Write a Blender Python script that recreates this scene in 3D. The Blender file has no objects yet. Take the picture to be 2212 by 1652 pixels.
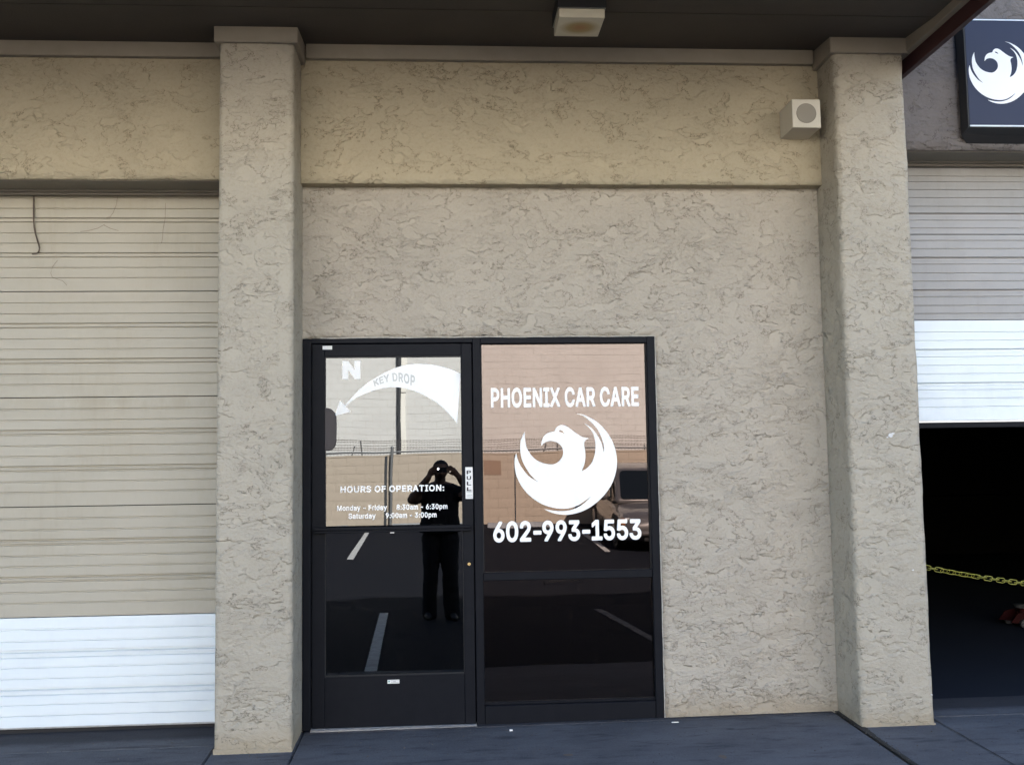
import bpy, bmesh, math, random
from mathutils import Vector, Matrix, noise
random.seed(7)
C = bpy.context.scene.collection
S = bpy.context.scene

# ------------------------------------------------------------------ camera
camd = bpy.data.cameras.new("camera")
cam = bpy.data.objects.new("camera", camd)
C.objects.link(cam)
S.camera = cam
camd.sensor_width = 36.0
camd.lens = 36.0 * 2251.7 / 2212
camd.clip_start = 0.01
camd.clip_end = 500
_p, _y, _r = 0.0838553, 0.0693002, -0.0153761
_F = Vector((math.sin(_y)*math.cos(_p), math.cos(_y)*math.cos(_p), math.sin(_p)))
_R = Vector((math.cos(_y), -math.sin(_y), 0))
_U = _R.cross(_F)
_R2 = _R*math.cos(_r) + _U*math.sin(_r)
_U2 = _U*math.cos(_r) - _R*math.sin(_r)
cam.matrix_world = Matrix(((_R2.x, _U2.x, -_F.x, 0.7252), (_R2.y, _U2.y, -_F.y, -5.9496),
                           (_R2.z, _U2.z, -_F.z, 1.4077), (0, 0, 0, 1)))

# ------------------------------------------------------------------ light
SUN_EL, SUN_AZ = math.radians(33), math.radians(20)
world = bpy.data.worlds.new("World")
S.world = world
world.use_nodes = True
wn = world.node_tree
wn.nodes.clear()
sky = wn.nodes.new('ShaderNodeTexSky')
sky.sky_type = 'NISHITA'
sky.sun_disc = False
sky.sun_elevation = SUN_EL
sky.sun_rotation = SUN_AZ
sky.air_density = 1.0
sky.dust_density = 1.5
bg = wn.nodes.new('ShaderNodeBackground')
bg.inputs['Strength'].default_value = 0.08
wo = wn.nodes.new('ShaderNodeOutputWorld')
wn.links.new(sky.outputs[0], bg.inputs[0])
wn.links.new(bg.outputs[0], wo.inputs[0])
sund = bpy.data.lights.new("sun", 'SUN')
sund.energy = 4.6
sund.angle = math.radians(0.53)
sund.color = (1.0, 0.96, 0.90)
sun = bpy.data.objects.new("sun", sund)
C.objects.link(sun)
_sd = Vector((math.sin(SUN_AZ)*math.cos(SUN_EL), math.cos(SUN_AZ)*math.cos(SUN_EL), math.sin(SUN_EL)))
sun.rotation_euler = _sd.to_track_quat('Z', 'Y').to_euler()
sun.location = _sd * 40
S.view_settings.view_transform = 'Standard'
S.view_settings.look = 'None'
S.view_settings.gamma = 1
S.view_settings.use_curve_mapping = False
S.view_settings.exposure = 2.95
S.render.engine = 'CYCLES'
S.cycles.max_bounces = 6
S.cycles.diffuse_bounces = 3
S.cycles.caustics_reflective = False
S.cycles.caustics_refractive = False
S.cycles.use_denoising = True
S.cycles.denoising_prefilter = 'ACCURATE'
S.cycles.use_adaptive_sampling = False

# ------------------------------------------------------------------ helpers
def nd(nt, t, **kw):
    n = nt.nodes.new(t)
    for k, v in kw.items():
        if k in n.inputs: n.inputs[k].default_value = v
        else: setattr(n, k, v)
    return n

def mat(name, col, rough=0.6, metal=0.0, spec=0.5, bump=None, mottle=None, coat=0.0):
    """bump=(scale, distance, detail)   mottle=(scale, amount, colour)"""
    m = bpy.data.materials.new(name)
    m.use_nodes = True
    nt = m.node_tree
    b = nt.nodes['Principled BSDF']
    b.inputs['Base Color'].default_value = (*col, 1)
    b.inputs['Roughness'].default_value = rough
    b.inputs['Metallic'].default_value = metal
    b.inputs['Specular IOR Level'].default_value = spec
    b.inputs['Coat Weight'].default_value = coat
    tc = nt.nodes.new('ShaderNodeTexCoord')
    if mottle:
        n = nd(nt, 'ShaderNodeTexNoise', Scale=mottle[0], Detail=6.0, Roughness=0.6)
        nt.links.new(tc.outputs['Object'], n.inputs['Vector'])
        r = nd(nt, 'ShaderNodeMapRange')
        r.inputs[1].default_value = 0.35; r.inputs[2].default_value = 0.7
        r.inputs[4].default_value = mottle[1]
        nt.links.new(n.outputs['Fac'], r.inputs[0])
        mx = nd(nt, 'ShaderNodeMix', data_type='RGBA')
        mx.inputs['A'].default_value = (*col, 1)
        mx.inputs['B'].default_value = (*mottle[2], 1)
        nt.links.new(r.outputs[0], mx.inputs['Factor'])
        nt.links.new(mx.outputs['Result'], b.inputs['Base Color'])
    if bump:
        n = nd(nt, 'ShaderNodeTexNoise', Scale=bump[0], Detail=bump[2])
        nt.links.new(tc.outputs['Object'], n.inputs['Vector'])
        bp = nd(nt, 'ShaderNodeBump', Distance=bump[1])
        nt.links.new(n.outputs['Fac'], bp.inputs['Height'])
        nt.links.new(bp.outputs[0], b.inputs['Normal'])
    return m

def math_n(nt, op, a, b=None, c=None):
    n = nt.nodes.new('ShaderNodeMath'); n.operation = op
    for i, v in enumerate((a, b, c)):
        if v is None: continue
        if isinstance(v, (int, float)): n.inputs[i].default_value = v
        else: nt.links.new(v, n.inputs[i])
    return n.outputs[0]

def smooth(nt, v, lo, hi, a=0.0, b=1.0):
    n = nt.nodes.new('ShaderNodeMapRange'); n.interpolation_type = 'SMOOTHSTEP'
    nt.links.new(v, n.inputs[0])
    for i, x in zip((1, 2, 3, 4), (lo, hi, a, b)): n.inputs[i].default_value = x
    return n.outputs[0]

def stucco(name, col, seed=0.0, k=1.0, shade_dirt=(0.34, 0.30, 0.25)):
    """skip-trowelled stucco: torn trowel edges (steps) with a fine sand grain"""
    m = bpy.data.materials.new(name); m.use_nodes = True
    nt = m.node_tree; b = nt.nodes['Principled BSDF']
    b.inputs['Roughness'].default_value = 0.92
    b.inputs['Specular IOR Level'].default_value = 0.2
    tc = nt.nodes.new('ShaderNodeTexCoord')
    mp = nt.nodes.new('ShaderNodeMapping')
    mp.inputs['Location'].default_value = (seed, seed*1.7, seed*0.6)
    mp.inputs['Rotation'].default_value = (0, 0.18, 0)
    mp.inputs['Scale'].default_value = (0.85, 1.0, 1.35)
    nt.links.new(tc.outputs['Object'], mp.inputs[0])
    def nz(scale, detail, rough=0.55, dist=0.0):
        n = nd(nt, 'ShaderNodeTexNoise', Scale=scale, Detail=detail, Roughness=rough, Distortion=dist)
        nt.links.new(mp.outputs[0], n.inputs['Vector']); return n.outputs['Fac']
    n1 = nz(2.7, 7.0, 0.63, 0.3)
    n2 = nz(6.0, 7.0, 0.64, 0.3)
    n3 = nz(5.5, 3.0)
    n4 = nz(2.6, 3.0)
    n5 = nz(11.0, 3.0)
    s1 = math_n(nt, 'FRACT', math_n(nt, 'MULTIPLY', n1, 6.5))
    s2 = math_n(nt, 'FRACT', math_n(nt, 'MULTIPLY', n2, 6.0))
    m1 = smooth(nt, n5, 0.40, 0.50)
    m2 = math_n(nt, 'MULTIPLY', smooth(nt, n4, 0.42, 0.56), smooth(nt, n3, 0.42, 0.54))
    h = math_n(nt, 'ADD', math_n(nt, 'MULTIPLY', s1, m1), math_n(nt, 'MULTIPLY', math_n(nt, 'MULTIPLY', s2, m2), 0.42))
    bp = nd(nt, 'ShaderNodeBump', Distance=0.0095*k, Strength=1.0)
    nt.links.new(h, bp.inputs['Height'])
    g = nd(nt, 'ShaderNodeTexNoise', Scale=190.0, Detail=3.0, Roughness=0.7)
    nt.links.new(tc.outputs['Object'], g.inputs['Vector'])
    bp2 = nd(nt, 'ShaderNodeBump', Distance=0.0006, Strength=0.8)
    nt.links.new(g.outputs['Fac'], bp2.inputs['Height'])
    nt.links.new(bp.outputs[0], bp2.inputs['Normal'])
    nt.links.new(bp2.outputs[0], b.inputs['Normal'])
    # crease shade painted dark along the torn edges, mixed with crevice grime
    e1 = math_n(nt, 'MULTIPLY', smooth(nt, s1, 0.935, 0.99), m1)
    e2 = math_n(nt, 'MULTIPLY', smooth(nt, s2, 0.92, 0.99), m2)
    e = math_n(nt, 'MINIMUM', math_n(nt, 'ADD', e1, math_n(nt, 'MULTIPLY', e2, 0.7)), 1.0)
    e = math_n(nt, 'MULTIPLY', e, 0.75)
    big = nd(nt, 'ShaderNodeTexNoise', Scale=1.6, Detail=5.0, Roughness=0.6)
    nt.links.new(tc.outputs['Object'], big.inputs['Vector'])
    mx = nd(nt, 'ShaderNodeMix', data_type='RGBA')
    mx.inputs['A'].default_value = (*[c*0.97 for c in col], 1)
    mx.inputs['B'].default_value = (*[min(1, c*1.04) for c in col], 1)
    nt.links.new(smooth(nt, big.outputs['Fac'], 0.3, 0.7), mx.inputs['Factor'])
    sp = nd(nt, 'ShaderNodeTexNoise', Scale=70.0, Detail=4.0, Roughness=0.7)
    nt.links.new(tc.outputs['Object'], sp.inputs['Vector'])
    mz = nd(nt, 'ShaderNodeMix', data_type='RGBA', blend_type='MULTIPLY')
    nt.links.new(mx.outputs['Result'], mz.inputs['A'])
    mz.inputs['B'].default_value = (0.92, 0.91, 0.88, 1)
    nt.links.new(smooth(nt, sp.outputs['Fac'], 0.45, 0.72), mz.inputs['Factor'])
    # splash grime plus painted contact shade close to the paving
    sx = nt.nodes.new('ShaderNodeSeparateXYZ'); nt.links.new(tc.outputs['Object'], sx.inputs[0])
    low = smooth(nt, math_n(nt, 'ADD', sx.outputs['Z'], math_n(nt, 'MULTIPLY', big.outputs['Fac'], -0.22)), -0.12, 0.06, 0.55, 0.0)
    mw = nd(nt, 'ShaderNodeMix', data_type='RGBA', blend_type='MULTIPLY')
    nt.links.new(mz.outputs['Result'], mw.inputs['A']); mw.inputs['B'].default_value = (0.80, 0.70, 0.55, 1)
    nt.links.new(low, mw.inputs['Factor'])
    md = nd(nt, 'ShaderNodeMix', data_type='RGBA', blend_type='MULTIPLY')
    nt.links.new(mw.outputs['Result'], md.inputs['A'])
    md.inputs['B'].default_value = (*shade_dirt, 1)
    nt.links.new(e, md.inputs['Factor'])
    nt.links.new(md.outputs['Result'], b.inputs['Base Color'])
    return m

def glass(name, refl, tint, through=0.10):
    m = bpy.data.materials.new(name); m.use_nodes = True
    nt = m.node_tree; nt.nodes.clear()
    out = nt.nodes.new('ShaderNodeOutputMaterial')
    gl = nd(nt, 'ShaderNodeBsdfGlossy', Roughness=0.0); gl.inputs['Color'].default_value = (*tint, 1)
    tr = nt.nodes.new('ShaderNodeBsdfTransparent'); tr.inputs['Color'].default_value = (through, through, through*1.05, 1)
    mx = nt.nodes.new('ShaderNodeMixShader')
    lw = nd(nt, 'ShaderNodeLayerWeight', Blend=0.15)
    f = math_n(nt, 'ADD', math_n(nt, 'MULTIPLY', lw.outputs['Facing'], 0.5), refl)
    nt.links.new(f, mx.inputs[0])
    tc = nt.nodes.new('ShaderNodeTexCoord')
    n = nd(nt, 'ShaderNodeTexNoise', Scale=1.7, Detail=1.0)
    nt.links.new(tc.outputs['Object'], n.inputs['Vector'])
    bp = nd(nt, 'ShaderNodeBump', Distance=0.0012, Strength=1.0)
    nt.links.new(n.outputs['Fac'], bp.inputs['Height'])
    nt.links.new(bp.outputs[0], gl.inputs['Normal'])
    nt.links.new(tr.outputs[0], mx.inputs[1]); nt.links.new(gl.outputs[0], mx.inputs[2])
    nt.links.new(mx.outputs[0], out.inputs[0])
    return m

def link(name, me, m, parent=None, label=None):
    o = bpy.data.objects.new(name, me)
    C.objects.link(o)
    if m is not None:
        for x in (m if isinstance(m, (list, tuple)) else [m]): me.materials.append(x)
    if parent is not None:
        o.parent = parent
        w = Vector((0, 0, 0)); q = parent
        while q is not None:
            w += q.location; q = q.parent
        o.location = -w          # mesh data is in world coordinates
    if label: o['label'] = label
    return o

def obj(name, bm, m, parent=None, label=None, sm=False):
    bmesh.ops.recalc_face_normals(bm, faces=bm.faces[:])
    me = bpy.data.meshes.new(name)
    bm.to_mesh(me); bm.free()
    if sm:
        for p in me.polygons: p.use_smooth = True
    return link(name, me, m, parent, label)

def thing(name, label, cat, loc=(0, 0, 0), group=None):
    o = bpy.data.objects.new(name, None); C.objects.link(o)
    o.empty_display_size = 0.1
    o.location = loc; o['label'] = label; o['category'] = cat
    if group: o['group'] = group
    return o

def tag(o, label, cat, group=None, kind=None):
    if label: o['label'] = label
    if cat: o['category'] = cat
    if group: o['group'] = group
    if kind: o['kind'] = kind
    return o

def box(bm, x0, x1, y0, y1, z0, z1):
    vs = [bm.verts.new((x, y, z)) for x in (x0, x1) for y in (y0, y1) for z in (z0, z1)]
    for f in ((0, 1, 3, 2), (4, 6, 7, 5), (0, 4, 5, 1), (2, 3, 7, 6), (0, 2, 6, 4), (1, 5, 7, 3)):
        bm.faces.new([vs[i] for i in f])
    return vs

def boxes(name, lst, m, parent=None, bev=0.0, label=None, seg=1):
    bm = bmesh.new()
    for b in lst: box(bm, *b)
    if bev: bmesh.ops.bevel(bm, geom=bm.edges[:], offset=bev, segments=seg, affect='EDGES', profile=0.5)
    return obj(name, bm, m, parent, label)

def tube(bm, pts, r, n=8, cap=True, r2=None):
    pts = [Vector(p) for p in pts]
    rings = []
    k = len(pts)
    for i, p in enumerate(pts):
        d = (pts[min(i+1, k-1)] - pts[max(i-1, 0)]).normalized()
        a = d.orthogonal().normalized()
        if abs(d.z) < 0.95:
            a = d.cross(Vector((0, 0, 1))).normalized()
        c = d.cross(a)
        rr = r if r2 is None else r + (r2-r)*i/(k-1)
        rings.append([bm.verts.new(p + a*math.cos(2*math.pi*j/n)*rr + c*math.sin(2*math.pi*j/n)*rr) for j in range(n)])
    for i in range(k-1):
        for j in range(n):
            bm.faces.new((rings[i][j], rings[i][(j+1) % n], rings[i+1][(j+1) % n], rings[i+1][j]))
    if cap:
        bm.faces.new(rings[0]); bm.faces.new(rings[-1][::-1])

def prism(bm, pts, y0, y1):
    """polygon given in (x, z), extruded along Y"""
    a = [bm.verts.new((x, y0, z)) for x, z in pts]
    b = [bm.verts.new((x, y1, z)) for x, z in pts]
    bm.faces.new(a); bm.faces.new(b[::-1])
    for i in range(len(pts)):
        j = (i+1) % len(pts)
        bm.faces.new((a[i], b[i], b[j], a[j]))

def disc(cx, cz, r, n=24):
    return [(cx + r*math.cos(2*math.pi*i/n), cz + r*math.sin(2*math.pi*i/n)) for i in range(n)]

def grow(lp, d):
    n = len(lp); out = []
    for i in range(n):
        p0, p1, p2 = Vector(lp[i-1]), Vector(lp[i]), Vector(lp[(i+1) % n])
        a = (p1-p0); b = (p2-p1)
        if a.length < 1e-9 or b.length < 1e-9: out.append(lp[i]); continue
        a.normalize(); b.normalize()
        na, nb = Vector((-a.y, a.x)), Vector((-b.y, b.x))
        m_ = na+nb
        k = 1.0/max(0.45, 1+na.dot(nb))
        q = p1 + m_*k*d
        out.append((q.x, q.y))
    return out

def area(lp):
    return sum(lp[i-1][0]*lp[i][1]-lp[i][0]*lp[i-1][1] for i in range(len(lp)))/2

def flat_shape(name, loops, y, m, parent, thick=0.0012, offset=0.0, label=None):
    """filled outline(s) with holes, in (x, z), standing just in front of plane y"""
    cu = bpy.data.curves.new(name, 'CURVE')
    cu.dimensions = '2D'; cu.fill_mode = 'BOTH'; cu.extrude = thick/2; cu.offset = offset
    for lp in loops:
        s = cu.splines.new('POLY'); s.points.add(len(lp)-1); s.use_cyclic_u = True
        for i, (x, z) in enumerate(lp): s.points[i].co = (x, z, 0, 1)
    t = bpy.data.objects.new(name, cu); C.objects.link(t)
    bpy.context.view_layer.update()
    dg = bpy.context.evaluated_depsgraph_get()
    me = bpy.data.meshes.new_from_object(t.evaluated_get(dg))
    bpy.data.objects.remove(t); bpy.data.curves.remove(cu)
    me.transform(Matrix(((1, 0, 0, 0), (0, 0, -1, y), (0, 1, 0, 0), (0, 0, 0, 1))))
    me.materials.clear()
    for p in me.polygons: p.use_smooth = False
    return link(name, me, m, parent, label)

def rough_box(name, x0, x1, y0, y1, z0, z1, m, parent=None, step=0.03, amp=0.0026, bev=0.014, seed=0, label=None):
    """a plastered block: soft arrises that wander a little"""
    bm = bmesh.new()
    nx = max(1, round((x1-x0)/step)); ny = max(1, round((y1-y0)/step)); nz = max(1, round((z1-z0)/step))
    vs = {}
    def V(i, j, k):
        key = (i, j, k)
        if key not in vs:
            p = Vector((x0+(x1-x0)*i/nx, y0+(y1-y0)*j/ny, z0+(z1-z0)*k/nz))
            ex = min(p.x-x0, x1-p.x); ey = min(p.y-y0, y1-p.y); ez = min(p.z-z0, z1-p.z)
            c = Vector(((x0+x1)/2, (y0+y1)/2, p.z))
            b = bev*(1 + 0.5*noise.noise(p*7 + Vector((seed, 0, 0))))
            if ex < 1e-6 and ey < 1e-6:      # vertical arris
                p.x += b*0.45*(1 if c.x > p.x else -1); p.y += b*0.45*(1 if c.y > p.y else -1)
            q = p*6 + Vector((seed, seed*2, 0))
            d = noise.noise(q)*0.6 + noise.noise(q*3.1)*0.4 + noise.noise(q*8)*0.25
            if ex < 1e-6: p.x += amp*d*(1 if p.x > c.x else -1)
            if ey < 1e-6: p.y += amp*d*(1 if p.y > c.y else -1)
            vs[key] = bm.verts.new(p)
        return vs[key]
    for i in range(nx):
        for k in range(nz):
            for j in (0, ny):
                bm.faces.new((V(i, j, k), V(i+1, j, k), V(i+1, j, k+1), V(i, j, k+1)))
    for j in range(ny):
        for k in range(nz):
            for i in (0, nx):
                bm.faces.new((V(i, j, k), V(i, j+1, k), V(i, j+1, k+1), V(i, j, k+1)))
    for i in range(nx):
        for j in range(ny):
            for k in (0, nz):
                bm.faces.new((V(i, j, k), V(i+1, j, k), V(i+1, j+1, k), V(i, j+1, k)))
    return obj(name, bm, m, parent, label, sm=True)

def panel(name, x0, x1, z0, z1, y, thick, m, parent=None, label=None, step=0.04, amp=0.004, seed=0, holes=()):
    """wall panel whose front undulates slightly; holes = rectangles left open (front grid snapped to them)"""
    xs = sorted(set([x0, x1] + [h[i] for h in holes for i in (0, 1) if x0 < h[i] < x1]))
    zs = sorted(set([z0, z1] + [h[i] for h in holes for i in (2, 3) if z0 < h[i] < z1]))
    def fine(a):
        r = []
        for p, q in zip(a, a[1:]):
            n = max(1, round((q-p)/step)); r += [p+(q-p)*i/n for i in range(n)]
        return r + [a[-1]]
    xs, zs = fine(xs), fine(zs)
    bm = bmesh.new(); vs = {}
    def V(i, k, back=False):
        key = (i, k, back)
        if key not in vs:
            x, z = xs[i], zs[k]
            q = Vector((x*2.2+seed, z*2.2, seed))
            d = noise.noise(q) + 0.5*noise.noise(q*3) + 0.3*noise.noise(q*7)
            vs[key] = bm.verts.new((x, y+thick if back else y + amp*d, z))
        return vs[key]
    def inside(i, k):
        x = (xs[i]+xs[i+1])/2; z = (zs[k]+zs[k+1])/2
        return not any(h[0] < x < h[1] and h[2] < z < h[3] for h in holes)
    for i in range(len(xs)-1):
        for k in range(len(zs)-1):
            if not inside(i, k): continue
            bm.faces.new((V(i, k), V(i+1, k), V(i+1, k+1), V(i, k+1)))
            for (di, dk, a, b2) in ((-1, 0, (i, k), (i, k+1)), (1, 0, (i+1, k), (i+1, k+1)),
                                    (0, -1, (i, k), (i+1, k)), (0, 1, (i, k+1), (i+1, k+1))):
                ni, nk = i+di, k+dk
                if not (0 <= ni < len(xs)-1 and 0 <= nk < len(zs)-1) or not inside(ni, nk):
                    bm.faces.new((V(*a), V(*b2), V(*b2, True), V(*a, True)))
    o = obj(name, bm, m, parent, label)
    for p in o.data.polygons: p.use_smooth = abs(p.normal.y) > 0.9
    return o

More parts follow.
